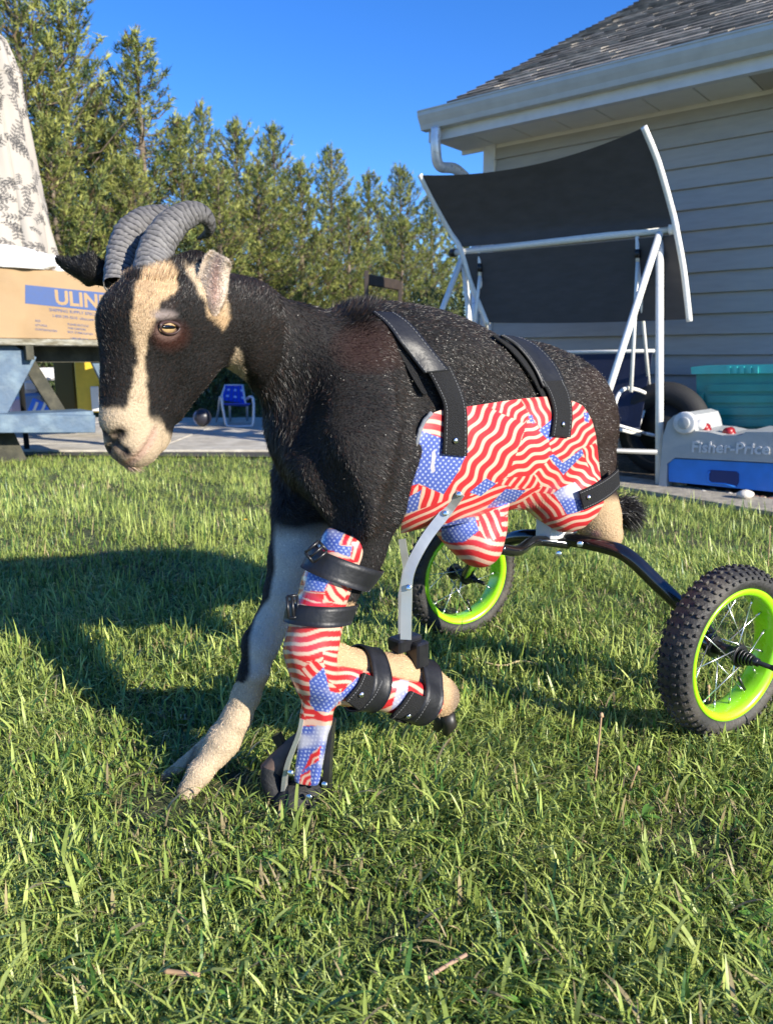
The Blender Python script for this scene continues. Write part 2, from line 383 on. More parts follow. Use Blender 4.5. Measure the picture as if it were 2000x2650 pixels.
# ---------------------------------------------------------------- trees
m_need = mat('pine_needles', attr='col', rough=.55, trans=.22, spec=.3)
m_bark = mat('pine_bark', (.10, .075, .055), .9, color2=(.18, .14, .10), nscale=14, noise=.3, bump=.7, bscale=40)
def crown_mesh(name, seed, H=5.0, W=1.35, nbr=190, dens=1.0):
    r = np.random.default_rng(seed)
    mbb = MB(); C = []; Dv = []; S = []
    mbb.tube([(0, 0, 0), (.03, .02, H * .5), (0, .02, H * .97)], [.075, .045, .008], 7)
    for i in range(nbr):
        t = (i + r.random()) / nbr; z = .25 + (H - .4) * t ** .95
        L = W * (1 - t) ** .82 * r.uniform(.42, 1.22) + .07
        if r.random() < .06: L *= 1.3
        az = i * 2.399 + r.normal() * .5; rise = .15 + .75 * t + r.normal() * .12
        P0 = np.array([0, 0, z]); dirh = np.array([math.cos(az), math.sin(az), 0])
        P1 = P0 + dirh * L * .6 + np.array([0, 0, L * .25 * rise]); P2 = P0 + dirh * L + np.array([0, 0, L * (.35 + .55 * rise)])
        mbb.tube([P0, P1, P2], [.014 * (1 - t) + .005, .008, .003], 4, cap=False)
        n_c = max(4, int(L / .040 * dens)); 
        for k in range(n_c):
            u = .22 + .78 * (k + r.random()) / n_c
            P = (1 - u) ** 2 * P0 + 2 * u * (1 - u) * P1 + u * u * P2
            # side shoots
            sd = (r.random() - .5) * .55 * L * (1.1 - u)
            side = np.array([-dirh[1], dirh[0], 0])
            P = P + side * sd + np.array([0, 0, abs(sd) * .2]) + r.normal(size=3) * .02
            C.append(P); Dv.append(dirh * .55 + side * np.sign(sd) * .35 + np.array([0, 0, .75])); S.append(r.uniform(.7, 1.25))
        C.append(P2); Dv.append(np.array([0, 0, 1.0]) + dirh * .3); S.append(1.5)
    for k in range(22):
        C.append(np.array([0, 0, H - .62 + .62 * k / 21])); Dv.append(np.array([0, 0, 1.0])); S.append(.75)
    C = np.array(C); Dv = np.array(Dv); S = np.array(S); Dv /= np.linalg.norm(Dv, axis=1)[:, None]
    nn = 11; n = len(C)
    dirs = Dv[:, None, :] + r.normal(size=(n, nn, 3)) * .55; dirs /= np.linalg.norm(dirs, axis=2)[..., None]
    base_ = C[:, None, :] + Dv[:, None, :] * (r.uniform(-.05, .05, size=(n, nn))[..., None]) + r.normal(size=(n, nn, 3)) * .012
    Ln = .068 * S[:, None, None] * r.uniform(.7, 1.2, size=(n, nn))[..., None]
    sidev = np.cross(dirs, r.normal(size=(n, nn, 3))); sidev /= np.linalg.norm(sidev, axis=2)[..., None] + 1e-9
    wdt = .0070 * S[:, None, None]
    a = base_ - sidev * wdt; b = base_ + sidev * wdt; c = base_ + dirs * Ln
    V = np.stack([a, b, c], 2).reshape(-1, 3); F = np.arange(len(V)).reshape(-1, 3)
    cl = r.uniform(0, 1, size=(n, 1)); 
    colA = np.array([.125, .165, .040]); colB = np.array([.37, .375, .10]); colC = np.array([.050, .085, .035])
    cc = colA + (colB - colA) * cl
    dk = (r.random((n, 1)) < .25); cc = np.where(dk, colC, cc)
    br = (r.random((n, 1)) < .05); cc = np.where(br, np.array([.16, .11, .06]), cc)
    cc = cc[:, None, :] * r.uniform(.75, 1.25, size=(n, nn, 1))
    cc = np.repeat(cc.reshape(-1, 3), 3, axis=0)
    crown = npmesh(name, V, F, cc); crown.materials.append(m_need)
    wood = mbb.mesh('trunk'); wood.materials.append(m_bark)
    return crown, wood
protos = [crown_mesh('crown', 11, 5.0, 1.25, 185), crown_mesh('crown', 12, 5.0, 1.5, 200), crown_mesh('crown', 13, 5.0, 1.05, 165)]
# px of the stem, py of the tip, distance, prototype, width factor, label
TR = [(-330, -60, 10.5, 1, 1.1, None), (-120, 40, 11.5, 0, 1.1, None),
      (30, -90, 9.6, 1, 1.0, 'dense pine at the left edge behind the closed umbrella, its tip above the frame'),
      (150, -60, 10.2, 0, 1.05, 'tall pine just right of the closed umbrella reaching the top of the photo'),
      (352, 78, 10.4, 2, 1.12, 'tall pointed pine standing clear against the sky above the goat\'s horns'),
      (245, 250, 11.4, 1, .9, 'shorter pine filling the gap between the two tallest pines'),
      (460, 300, 11.0, 0, .95, 'bushy pine right behind the tall pointed one, rounded top'),
      (522, 262, 13.5, 2, .75, 'thin sparse pine with a needle-like leader above its neighbours'),
      (612, 305, 12.5, 1, .9, 'broad pale pine in the middle of the row with several shoots on top'),
      (705, 318, 14.5, 0, .9, 'pine right of the middle of the row with a blue-green tip'),
      (668, 420, 11.8, 2, 1.0, 'low bushy pine in front of the middle of the row'),
      (780, 415, 13.0, 1, .85, 'low pine in front of the goat\'s withers'),
      (858, 375, 15.5, 0, .9, 'pine with a crooked top left of the dark swing canopy'),
      (955, 440, 16.5, 2, 1.0, 'narrow pine above the wooden chair back'),
      (1035, 425, 18.0, 1, .95, 'pine just left of the upper corner of the swing canopy'),
      (900, 505, 13.5, 0, .9, 'short pine in front of the row above the goat\'s withers'),
      (1120, 500, 17.0, 2, 1.0, 'pine half hidden behind the swing canopy and its left pole'),
      (1200, 470, 21.0, 0, 1.0, 'farthest pine of the row seen beside the house downspout'),
      (1040, 560, 14.5, 1, .8, 'lowest pine beside the left pole of the swing'),
      (340, 400, 9.8, 0, .8, 'low pine behind the goat\'s horns'),
      (120, 300, 9.2, 2, .85, 'low pine between the closed umbrella and the goat\'s dark ear'),
      (560, 430, 10.8, 2, .9, 'low pine above the goat\'s cream ear')]
for i, (px, py, D, pi, wf, lab) in enumerate(TR):
    top = at(px, py, D); H = top.z
    o = empty('pine_tree', (top.x, top.y, 0), lab or 'pine tree standing left of the frame beyond the picnic table', 'tree', 'row of pines behind the garden')
    s = H / 5.0; rz = random.uniform(0, 6.28)
    for me, nm in zip(protos[pi], ('crown', 'trunk')):
        c = bpy.data.objects.new(nm, me); COL.objects.link(c); c.parent = o
    o.scale = (wf * 1.18 * (.55 + .45 * s), wf * 1.18 * (.55 + .45 * s), s); o.rotation_euler.z = rz
# a dark hedge mass under the pines (undergrowth)
r = np.random.default_rng(5); n = 60000
P = np.stack([r.uniform(-9, 4.5, n), r.uniform(8.8, 12.5, n) , r.uniform(0, 1, n) ** 1.3], 1)
P[:, 1] += np.maximum(0, P[:, 0] + 1) * .8; P[:, 2] *= 1.25 + .35 * np.sin(P[:, 0] * 2.1) 
s = r.normal(size=(n, 3)); s /= np.linalg.norm(s, axis=1)[:, None]; q = r.normal(size=(n, 3)) * .05 + np.array([0, 0, .05]); 
V = np.stack([P - s * .013, P + s * .013, P + q], 1).reshape(-1, 3)
cc = np.repeat(np.array([.07, .10, .03]) * r.uniform(.5, 1.5, (n, 1)), 3, axis=0)
o = link('undergrowth', npmesh('undergrowth', V, np.arange(3 * n).reshape(-1, 3), cc), None, m_need)
tag(o, 'dark green undergrowth along the foot of the pine row', 'undergrowth', kind='stuff')
# ================================================================== GARDEN THINGS
Zv = Vector((0, 0, 1))
# ---------------------------------------------------------------- picnic table
TD = Vector((.80, .60, 0)).normalized(); TN = Vector((.60, -.80, 0)).normalized()   # along table front edge (right and away), out to the camera
T0 = at(-60, 870, 4.72); TZ = .785
T0 = Vector((T0.x, T0.y, 0)) 
m_oldwood = mat('weathered_wood', (.15, .13, .085), .9, color2=(.30, .29, .24), nscale=9, noise=.3, bump=.7, bscale=40, stretch=(1, 1, 4))
m_bluewood = mat('blue_painted_wood', (.065, .11, .17), .6, color2=(.13, .19, .24), nscale=7, noise=.15, bump=.4, bscale=30, c2pos=(.5, .68))
m_darkwood = mat('dark_stained_wood', (.035, .035, .025), .85, color2=(.07, .065, .045), nscale=8, noise=.3, bump=.5)
tbl = empty('picnic_table', T0 + TD * .5, 'weathered picnic table with blue painted legs and bench under the cardboard box', 'table')
AX = (TD, TN, Zv)
TL = 1.75
for i in range(5):
    mb = MB(); off = -.07 - i * .145
    mb.box(T0 + TD * (TL / 2 - .5) + TN * off + Zv * (TZ - .02), (TL, .135, .04), AX, bevel=.005); mb.build('table_plank', m_oldwood, tbl)
for x in (-.35, .30, .98):
    mb = MB(); mb.box(T0 + TD * x - TN * .36 + Zv * (TZ - .085), (.045, .70, .09), AX); mb.build('cleat', m_darkwood, tbl)
mb = MB(); mb.box(T0 + TD * (TL / 2 - .5) - TN * .26 + Zv * (TZ - .095), (TL - .04, .03, .105), AX); mb.build('apron', m_darkwood, tbl)
def seg_board(name, a, b, w_, t_, m, parent, nrm):
    mb = MB(); a = Vector(a); b = Vector(b); X = (b - a); L = X.length; X.normalize(); N_ = Vector(nrm); N_ = (N_ - X * N_.dot(X)).normalized(); Y = N_.cross(X)
    mb.box((a + b) / 2, (L, w_, t_), (X, Y, N_), bevel=.004); return mb.build(name, m, parent)
pl0 = T0 - TN * .02
def tp(px, py, off=0.0): return on_plane(px, py, T0 + TN * off, TN)
seg_board('leg', tp(48, 900, -.10), tp(-62, 1110, -.10), .24, .035, m_bluewood, tbl, TN)
seg_board('leg', tp(72, 935, -.20), tp(165, 1085, -.20), .085, .035, m_darkwood, tbl, TN)
seg_board('leg', tp(250, 925, -.28), tp(330, 1090, -.28), .10, .035, m_bluewood, tbl, TN)
seg_board('leg', tp(-5, 1105, -.12), tp(40, 1200, -.12), .15, .035, m_darkwood, tbl, TN)
seg_board('leg', tp(300, 1105, -.40), tp(350, 1180, -.40), .10, .035, m_darkwood, tbl, TN)
seg_board('bench_plank', tp(-180, 1095, .10), tp(246, 1097, .10), .115, .035, m_bluewood, tbl, TN)
b0 = tp(-180, 1078, .10); 
for k in range(2):
    mb = MB(); c = (tp(-180, 1078, .10) + tp(246, 1080, .10)) / 2 - TN * (.09 + k * .15) + Zv * .0
    L = (tp(246, 1080, .10) - tp(-180, 1078, .10)).length
    mb.box(c, (L, .14, .035), AX, bevel=.004); mb.build('bench_plank', m_bluewood, tbl)

# ---------------------------------------------------------------- cardboard box with print
m_card = mat('cardboard', (.30, .20, .105), .85, color2=(.34, .23, .125), nscale=4, noise=.05, bump=.15, bscale=120)
m_blue_ink = mat('blue_ink', (.040, .080, .22), .7, noise=.08, nscale=20)
m_tape = mat('packing_tape', (.50, .36, .20), .25)
BX = T0 + TN * -.10
bl = on_plane(-90, 868, BX, TN); br_ = on_plane(392, 897, BX, TN)
bw = (br_ - bl).length; bh = (on_plane(100, 700, BX, TN) - on_plane(100, 878, BX, TN)).length
bl.z = TZ
box = empty('cardboard_box', bl + TD * (bw / 2) - TN * .22, 'brown cardboard shipping box with a blue printed band on the picnic table', 'box')
mb = MB(); mb.box(bl + TD * (bw / 2) - TN * .22 + Zv * (bh / 2 + .002), (bw, .44, bh - .004), AX, bevel=.004); mb.build('carton', m_card, box)
for s in (0, 1):
    mb = MB(); mb.box(bl + TD * (bw / 2) - TN * (.11 + .22 * s) + Zv * (bh + .002), (bw - .004, .212, .004), AX); mb.build('flap', m_card, box)
mb = MB(); mb.box(bl + TD * (bw / 2) - TN * .22 + Zv * (bh + .0052), (bw - .01, .05, .0008), AX); mb.build('tape', m_tape, box)
F0 = BX + TN * .0005
def fp(px, py): p = on_plane(px, py, BX, TN); return p + TN * .0012
q = [fp(66, 737), fp(372, 768), fp(372, 817), fp(66, 785)]
mb = MB(); mb.prism([tuple(v) for v in q[::-1]], tuple(TN * .0006)); mb.build('printed_band', m_blue_ink, box)
sz = (fp(142, 757) - fp(142, 806)).length
def print_text(txt, px, py, hpx, sx=1.0, m=m_blue_ink, bold=0.0):
    p = fp(px, py); s_ = (fp(px, py - hpx) - p).length / .70
    return place_text('printed_text', txt, s_, p + TN * .0012, (fp(px + 60, py + 6) - fp(px, py)).normalized(), Zv, m, box, 0.0, bold, sx)
print_text('ULINE', 143, 786, 36, 1.0, m_card, .004)
print_text('SHIPPING SUPPLY SPECIALISTS', 128, 805, 8, 1.0)
print_text('1-800-295-5510  uline.com', 136, 820, 7, 1.0)
for i, (t, x, y) in enumerate([('SIZE', 92, 832), ('QTY/PKG', 92, 843), ('CONTENTS/ITEM', 92, 854), ('PLEASE RECYCLE', 176, 841), ('THIS CARTON', 176, 851), ('BOX CORRUGATED', 176, 861), ('1-800-295-5510', 182, 877)]):
    print_text(t, x, y, 5)
# crumpled white bag on the box
def blob(name, c, size, seed, m, parent=None, sub=22, amp=.25, freq=5, ax=None, flatb=0.0):
    r = np.random.default_rng(seed); V = []; F = []
    nu, nv = sub * 2, sub
    for j in range(nv + 1):
        th = math.pi * j / nv
        for i in range(nu):
            ph = 2 * math.pi * i / nu
            V.append((math.sin(th) * math.cos(ph), math.sin(th) * math.sin(ph), math.cos(th)))
    V = np.array(V); nz = vnoise(V, freq, seed) * amp + vnoise(V, freq * 2.6, seed + 1) * amp * .5
    V = V * (1 + nz[:, None])
    if flatb: V[:, 2] = np.maximum(V[:, 2], -flatb)
    V = V * (np.array(size) / 2)
    A = ax or (Vector((1, 0, 0)), Vector((0, 1, 0)), Zv)
    M = np.array([list(a) for a in A]); V = V @ M + np.array(c)
    for j in range(nv):
        for i in range(nu):
            F.append((j * nu + i, j * nu + (i + 1) % nu, (j + 1) * nu + (i + 1) % nu, (j + 1) * nu + i))
    me = npmesh(name, V, F, smooth=True); return link(name, me, parent, m)
m_bag = mat('white_plastic_film', (.80, .80, .80), .35, bump=.5, bscale=50)
bp = bl + TD * (bw * .42) - TN * .12 + Zv * (bh + .035)
bpx = on_plane(30, 680, BX - TN * .1, TN)
tag(blob('plastic_bag', (bpx.x, bpx.y, bl.z + bh + .058), (.66, .26, .19), 3, m_bag, None, 26, .22, 4, AX, .55), 'crumpled white plastic bag lying on top of the cardboard box', 'bag')

# ---------------------------------------------------------------- closed umbrella
um_c = T0 + TD * (.35) - TN * .62
um_c = on_plane(20, 600, T0 - TN * .62, TN); um_c = Vector((um_c.x, um_c.y, 0))
um = empty('garden_umbrella', um_c, 'closed cream garden umbrella with black leaf print behind the cardboard box', 'umbrella')
m_umb = bpy.data.materials.new('leaf_print_fabric'); m_umb.use_nodes = True
t = m_umb.node_tree; N = t.nodes; L = t.links; b = N['Principled BSDF']; b.inputs['Roughness'].default_value = .85
a = N.new('ShaderNodeAttribute'); a.attribute_name = 'col'; L.new(a.outputs['Color'], b.inputs['Base Color'])
def um_pt(px, py): return on_plane(px, py, um_c, TN)
prof = [(86, 22), (96, 40), (110, 56), (150, 70), (205, 86), (300, 92), (450, 110), (560, 128), (640, 140), (700, 148)]  # py, right edge px
CXU = 18
NA, NZ = 420, 560
zt = []; rt = []
for py, ex in prof:
    p = um_pt(CXU, py); q = um_pt(ex, py); zt.append(p.z); rt.append(max((q - p).length, .004))
zt = np.array(zt); rt = np.array(rt)
zz = np.linspace(zt[-1] - .02, zt[0], NZ); rr_ = np.interp(zz, zt[::-1], rt[::-1])
ang = np.linspace(0, 2 * np.pi, NA, endpoint=False)
A2_, Z2_ = np.meshgrid(ang, zz); RR = np.repeat(rr_[:, None], NA, 1)
fold = (np.abs(np.sin(A2_ * 4 + .4 + .25 * np.sin(Z2_ * 3))) ** .6 - .55) * .16 + .05 * np.sin(A2_ * 9 + Z2_ * 5)
cuff = np.where(Z2_ > np.interp(205, [p[0] for p in prof], zt), .02, 0)
RR2 = RR * (1 + fold) * .93 + cuff * .3
V = np.stack([um_c.x + RR2 * np.cos(A2_), um_c.y + RR2 * np.sin(A2_), Z2_], -1).reshape(-1, 3)
F = []
ii, jj = np.meshgrid(np.arange(NA), np.arange(NZ - 1)); i2 = (ii + 1) % NA
F = np.stack([jj * NA + ii, jj * NA + i2, (jj + 1) * NA + i2, (jj + 1) * NA + ii], -1).reshape(-1, 4)
# printed leaves: sprigs scattered over the unrolled cloth
U = (A2_ * .19).ravel(); W_ = Z2_.ravel(); ink = np.zeros(U.shape)
r = np.random.default_rng(4)
sprigs = [(r.uniform(0, 1.2), r.uniform(zz[0], zz[-1]), r.uniform(0, 6.28), r.uniform(.034, .062)) for _ in range(260)]
for (u0, w0, an, sz_) in sprigs:
    m_ = (np.abs(U - u0) < sz_ * 1.6) & (np.abs(W_ - w0) < sz_ * 1.6); idx = np.where(m_)[0]
    if len(idx) == 0: continue
    du = U[idx] - u0; dw = W_[idx] - w0; x = du * math.cos(an) + dw * math.sin(an); y = -du * math.sin(an) + dw * math.cos(an)
    v = (np.abs(y) < .0022) & (np.abs(x) < sz_)
    for k in range(-2, 3):
        cx = k * sz_ * .42
        for sg in (-1, 1):
            xx = (x - cx) * .6 + (y * sg) * .8; yy = -(x - cx) * .8 + (y * sg) * .6
            e = ((xx - sz_ * .30) / (sz_ * .30)) ** 2 + (yy / (sz_ * .10)) ** 2
            v |= (e < 1) & (sg * y > 0) & ((np.abs(yy) > sz_ * .02) | (e > .6))
    ink[idx] = np.maximum(ink[idx], v)
cream = np.array([.36, .325, .28]); blk = np.array([.045, .043, .043])
cc = cream[None] * (1 - ink[:, None]) + blk[None] * ink[:, None]
me = npmesh('canopy', V, F, cc, True); link('canopy', me, um, m_umb)

mb = MB(); mb.disc(um_c + Zv * (zt[0] + .02), Zv, .045, .05, 20, .02); mb.tube([um_c + Zv * (zt[0] + .03), um_c + Zv * (zt[0] + .09)], [.014, .006], 10); mb.build('finial', m_blackp, um)
mb = MB(); mb.tube([um_c, um_c + Zv * (zt[-1] + .05)], .019, 12); mb.build('pole', mat('dark_metal', (.03, .03, .03), .4, metal=.6), um)

# ---------------------------------------------------------------- swing
PW = mat('white_painted_steel', (.78, .77, .72), .38, noise=.06, nscale=20, coat=.2)
m_canopy = mat('black_mesh_fabric', (.055, .050, .050), .75, noise=.18, nscale=4, bump=.25, bscale=14, stretch=(1, 1, 3), sheen=.1)
m_navy = mat('navy_fabric', (.012, .018, .045), .8, noise=.15, nscale=8, bump=.2, bscale=120)
PR = gnd(1705, 1262); PRt = Vector((PR.x, PR.y, 0))
barR = at(1745, 588, PR.length and (proj(np.array(PR))[2] * .99))
SWD = (Vector((.44, 4.93, 0)) - Vector((1.48, 3.95, 0))).normalized()   # swing direction to the left and away
SWN = Vector((SWD.y, -SWD.x, 0)); SWN = SWN if SWN.y < 0 else -SWN
DR = proj(np.array(PR))[2]
R0 = at(1735, 592, DR + .02)
# left end: on the vertical plane through R0 along SWD
Lp = on_plane(1178, 651, R0, SWN)
swing = empty('garden_swing', (R0 + Lp) / 2 * Vector((1, 1, 0)) if False else Vector(((R0.x + Lp.x) / 2, (R0.y + Lp.y) / 2, 0)), 'white framed garden swing with a tilted black fabric canopy in front of the house', 'swing')
def sp(px, py, off=0.0): return on_plane(px, py, R0 + SWN * off, SWN)
Lp.z = R0.z * .5 + Lp.z * .5
mb = MB(); mb.tube([Lp, (R0 + Lp) / 2 + Zv * .0, R0], .020, 14); mb.build('top_bar', PW, swing)
mb = MB(); mb.disc(R0 + SWD * -.015, SWD, .036, .03, 20); mb.build('bar_knob', PW, swing)
mb = MB(); mb.disc(Lp + SWD * .015, SWD, .026, .04, 16); mb.build('bar_cap', m_blackp, swing)
# legs
rj = sp(1706, 612); 
mb = MB(); mb.tube([rj, gnd(1705, 1262) ], .0205, 14); mb.build('leg', PW, swing)
mb = MB(); mb.tube([sp(1706, 604, .03), on_plane(1500, 1240, R0 + SWN * .62, SWN)], .019, 14); mb.build('leg', PW, swing)
mb = MB(); mb.tube([sp(1198, 660, .0), on_plane(1120, 862, R0 + SWN * .22, SWN), on_plane(1025, 1120, R0 + SWN * .52, SWN)], .018, 14); mb.build('leg', PW, swing)
lj = sp(1198, 660); mb = MB(); mb.tube([lj, Vector((lj.x, lj.y, 0)) - SWN * .25], .018, 14); mb.build('leg', PW, swing)
mb = MB(); mb.tube([gnd(1700, 1170, .24) , gnd(1560, 1165, .24), gnd(1540, 1180, .24)], .012, 10); mb.build('cross_brace', mat('dull_steel', (.30, .30, .30), .5, metal=.4), swing)
# canopy: two side poles (curved) and two fabric panels
def curve_px(L_): return smooth_path([on_plane(a, b, R0 + SWN * o, SWN) for a, b, o in L_], 8)
offs = (.26, .17, .05, -.02, -.07)
right = curve_px([(1665, 328, .26), (1702, 420, .16), (1738, 545, .045), (1748, 590, .03), (1768, 700, -.02), (1783, 832, -.06)])
left = curve_px([(1086, 452, .26), (1120, 520, .16), (1165, 600, .045), (1192, 645, .03), (1220, 735, -.02), (1262, 840, -.06)])
mb = MB(); mb.tube(right, .0165, 12); mb.build('canopy_pole', PW, swing)
mb = MB(); mb.tube(left, .0165, 12); mb.build('canopy_pole', PW, swing)
def panel(name, i0, i1, sag, inset, fl):
    V = []; F = []; nu = 28; idx = np.linspace(i0, i1, 18)
    for j, t_ in enumerate(idx):
        k = int(t_); f = t_ - k; k2 = min(k + 1, len(right) - 1)
        a_ = right[k].lerp(right[k2], f); b_ = left[k].lerp(left[k2], f)
        e = abs(j / 17 - .5) * 2
        for i in range(nu + 1):
            u = i / nu; u2 = inset + (1 - 2 * inset) * u
            p = a_.lerp(b_, u2)
            tv = (right[len(right) - 1] - right[0]).normalized()
            sg = 4 * u * (1 - u)
            edge = (fl[0] if j < 9 else fl[1]) * max(0, (e - .0)) 
            p = p + tv * (sag * sg * edge) + SWN * (-.03 * sg)
            V.append(p)
    for j in range(17):
        for i in range(nu): F.append((j * (nu + 1) + i, j * (nu + 1) + i + 1, (j + 1) * (nu + 1) + i + 1, (j + 1) * (nu + 1) + i))
    n0 = len(V); V += [v + SWN * -.003 for v in V]; F += [tuple(q + n0 for q in f[::-1]) for f in F]
    mb = MB(); mb.add(V, F, True); return mb.build(name, m_canopy, swing)
panel('canopy_panel', 0.3, 23.3, .062, .006, (1, 0))
panel('canopy_panel', 25.5, len(right) - 1.6, .03, .012, (0, .3))
# hem rods
# hangers
def tubes(name, lists, r_, m=PW, parent=swing):
    mb = MB()
    for l in lists: mb.tube(l, r_, 10)
    return mb.build(name, m, parent)
for (tx, ty, lo) in ((1648, 612, [(1632, 1015, .10), (1680, 1015, -.22)]), (1240, 648, [(1222, 900, .10), (1262, 870, -.20)])):
    top_ = sp(tx, ty); mid = sp(tx + 1, ty + 66)
    tubes('hanger_hook', [[top_, mid]], .011); 
    mb = MB(); mb.tube([sp(tx + 1, ty + 34), sp(tx + 1, ty + 56)], .017, 10); mb.build('hanger_sleeve', m_blackp, swing)
    for (ax_, ay_, o_) in lo:
        p = on_plane(ax_, ay_, R0 + SWN * o_, SWN); tubes('hanger_rod', [[mid, mid.lerp(p, .25) , p]], .0105)
def so_(px, py, o): return on_plane(px, py, R0 + SWN * o, SWN)
tubes('armrest', [smooth_path([so_(1586, 1100, .22), so_(1592, 1040, .22), so_(1612, 1008, .12), so_(1645, 1008, .0), so_(1684, 1025, -.22)], 5)], .011)
tubes('armrest', [[so_(1675, 1020, -.20), so_(1664, 1065, -.15), so_(1648, 1110, -.08)]], .011)
tubes('seat_rail', [[so_(1580, 1095, .2), so_(1670, 1122, .0)], [so_(1580, 1106, .24), so_(1655, 1126, .05)], [so_(1670, 1122, .0), so_(1708, 1130, -.1)]], .009)
tubes('back_rail', [[so_(1692, 908, -.25), so_(1560, 910, -.25), so_(1240, 915, -.25)]], .010)
V = [so_(1688, 914, -.25), so_(1240, 921, -.25), so_(1240, 1110, -.10), so_(1655, 1110, -.05)]
mb = MB(); mb.prism([tuple(v) for v in V], tuple(SWN * .006)); mb.build('backrest', m_navy, swing)
V = [so_(1655, 1112, -.05), so_(1240, 1112, -.10), so_(1200, 1130, .28), so_(1580, 1112, .28)]
mb = MB(); mb.prism([tuple(v) for v in V], (0, 0, .012)); mb.build('seat', m_navy, swing)

# ---------------------------------------------------------------- toys by the wall
m_grey = mat('grey_plastic', (.36, .37, .37), .45, noise=.08, nscale=8, bump=.1, bscale=80)
m_toyblue = mat('blue_plastic', (.02, .19, .62), .38, noise=.08, nscale=8)
m_teal = mat('teal_plastic', (.012, .22, .20), .4, noise=.1, nscale=6)
m_teal2 = mat('teal_plastic_light', (.05, .42, .40), .35, noise=.1, nscale=6)
TA = gnd(1722, 1268); TB_dir = WD.copy(); TBn = WN.copy()
def tq(px, py, off=0.0): return on_plane(px, py, TA + TBn * off, TBn)
toy = empty('toy_water_table', TA + TB_dir * .6 - TBn * .2, 'long grey and blue plastic play table with an arched end and raised lettering', 'toy')
dep = -.42
blu = [(1730, 1262), (1728, 1200), (1745, 1186), (2010, 1197), (2330, 1212), (2330, 1330), (1880, 1272)]
blu = [tq(*p) for p in [(1728, 1262), (1728, 1200), (1742, 1187), (2330, 1216), (2330, 1365)]]
for p in blu:
    pass
blu[0].z = .045; blu[-1].z = .045
mb = MB(); mb.prism([tuple(p) for p in blu], tuple(TBn * dep)); mb.build('base', m_toyblue, toy)
gry = [tq(*p) for p in [(1705, 1268), (1716, 1130), (1728, 1092), (1745, 1075), (1768, 1068), (1788, 1075), (1796, 1095), (1800, 1115), (1835, 1118), (1870, 1126), (1920, 1126), (1930, 1117), (2330, 1120), (2330, 1214), (1746, 1184), (1727, 1200), (1725, 1268)]]
mb = MB(); mb.prism([tuple(p + TBn * .012) for p in gry], tuple(TBn * (dep - .012))); mb.build('tray', m_grey, toy)
# hand hole: flat plate, the hollow's shade put into its dark blue; lighter lip
hh = [tq(*p) for p in [(1832, 1219), (1840, 1216), (1905, 1220), (1911, 1226), (1911, 1248), (1905, 1258), (1870, 1252), (1838, 1250), (1832, 1243)]]
mb = MB(); mb.prism([tuple(p + TBn * .001) for p in hh], tuple(TBn * .004)); mb.build('hand_hole_shade', mat('hole_shade_blue', (.004, .02, .12), .5), toy)
mb = MB(); mb.tube([p + TBn * .004 for p in [tq(1836, 1219), tq(1832, 1226), tq(1832, 1243), tq(1840, 1250), tq(1875, 1252), tq(1903, 1259)]], .0055, 8); mb.build('grip_lip', m_toyblue, toy)
mb = MB()
cw = tq(1772, 1094, .02); 
mb.disc(cw + TBn * .005, TBn, .055, .03, 28, bev=.008); mb.build('end_wheel', mat('pale_grey_plastic', (.55, .55, .55), .45, noise=.1), toy)
mb = MB(); mb.disc(cw + TBn * .022, TBn, .03, .012, 20, bev=.004); mb.build('end_hub', m_grey, toy)
px_h = (tq(1790, 1145, .014) - tq(1790, 1172, .014)).length
me_o = place_text('raised_lettering', 'Fisher-Price', px_h / .72 * 1.02, tq(1787, 1169, .014), (tq(1990, 1176, .014) - tq(1787, 1169, .014)).normalized(), Zv, mat('pale_grey_plastic', (.55, .55, .55), .45), toy, .004, .002, 1.02)
me_o['kind'] = 'part' if False else ''
del me_o['kind']
for i, (px, py, c_) in enumerate([(1822, 1108, (.30, .01, .015)), (1885, 1118, (.40, .01, .015))]):
    p = tq(px, py, -.10) - Zv * .016
    mb = MB(); mb.disc(p, TBn, .030, .05, 18); mb.disc(p + Zv * .018, TBn, .022, .06, 16)
    o = mb.build('toy_car', mat('red_plastic', (.28, .010, .014), .35)); tag(o, ['small red toy car beside the arched end of the grey play table', 'small red toy car in the dip of the grey play table'][i], 'toy', 'red toys in the play table')
p = tq(1810, 1100, -.06); tag(blob('cup', p, (.06, .05, .05), 8, mat('pale_grey_plastic'), None, 10, .1), 'small white cup lying between the arched end and the red toy car', 'cup')
# teal storage bin
bin_ = empty('storage_bin', tq(1900, 1130, -.65) * Vector((1, 1, 0)) if False else Vector((tq(1950, 1100, -.62).x, tq(1950, 1100, -.62).y, 0)), 'teal ribbed plastic storage bin with a pale rim behind the grey play table', 'bin')
def bq(px, py, off=0.0): return on_plane(px, py, TA - TBn * .55 + TBn * off, TBn)
body_ = [bq(*p) for p in [(1800, 965), (2330, 955), (2330, 1200), (1806, 1160)]]
mb = MB(); mb.prism([tuple(p) for p in body_], tuple(TBn * -.34)); mb.build('bin_body', m_teal, bin_)
rim = [bq(*p) for p in [(1790, 950), (1830, 945), (2330, 938), (2330, 962), (1792, 968)]]
mb = MB(); mb.prism([tuple(p + TBn * .025) for p in rim], tuple(TBn * -.42)); mb.build('rim', m_teal2, bin_)
for (y0, y1) in ((995, 1013), (1024, 1042), (1056, 1074), (1086, 1104)):
    rb = [bq(*p) for p in [(1832, y0), (2320, y0 - 4), (2320, y1 - 2), (1832, y1)]]
    mb = MB(); mb.prism([tuple(p + TBn * .001) for p in rb], tuple(TBn * .016)); mb.build('rib', m_teal, bin_)
rb = [bq(*p) for p in [(1806, 1018), (1822, 1018), (1822, 1098), (1808, 1098)]]
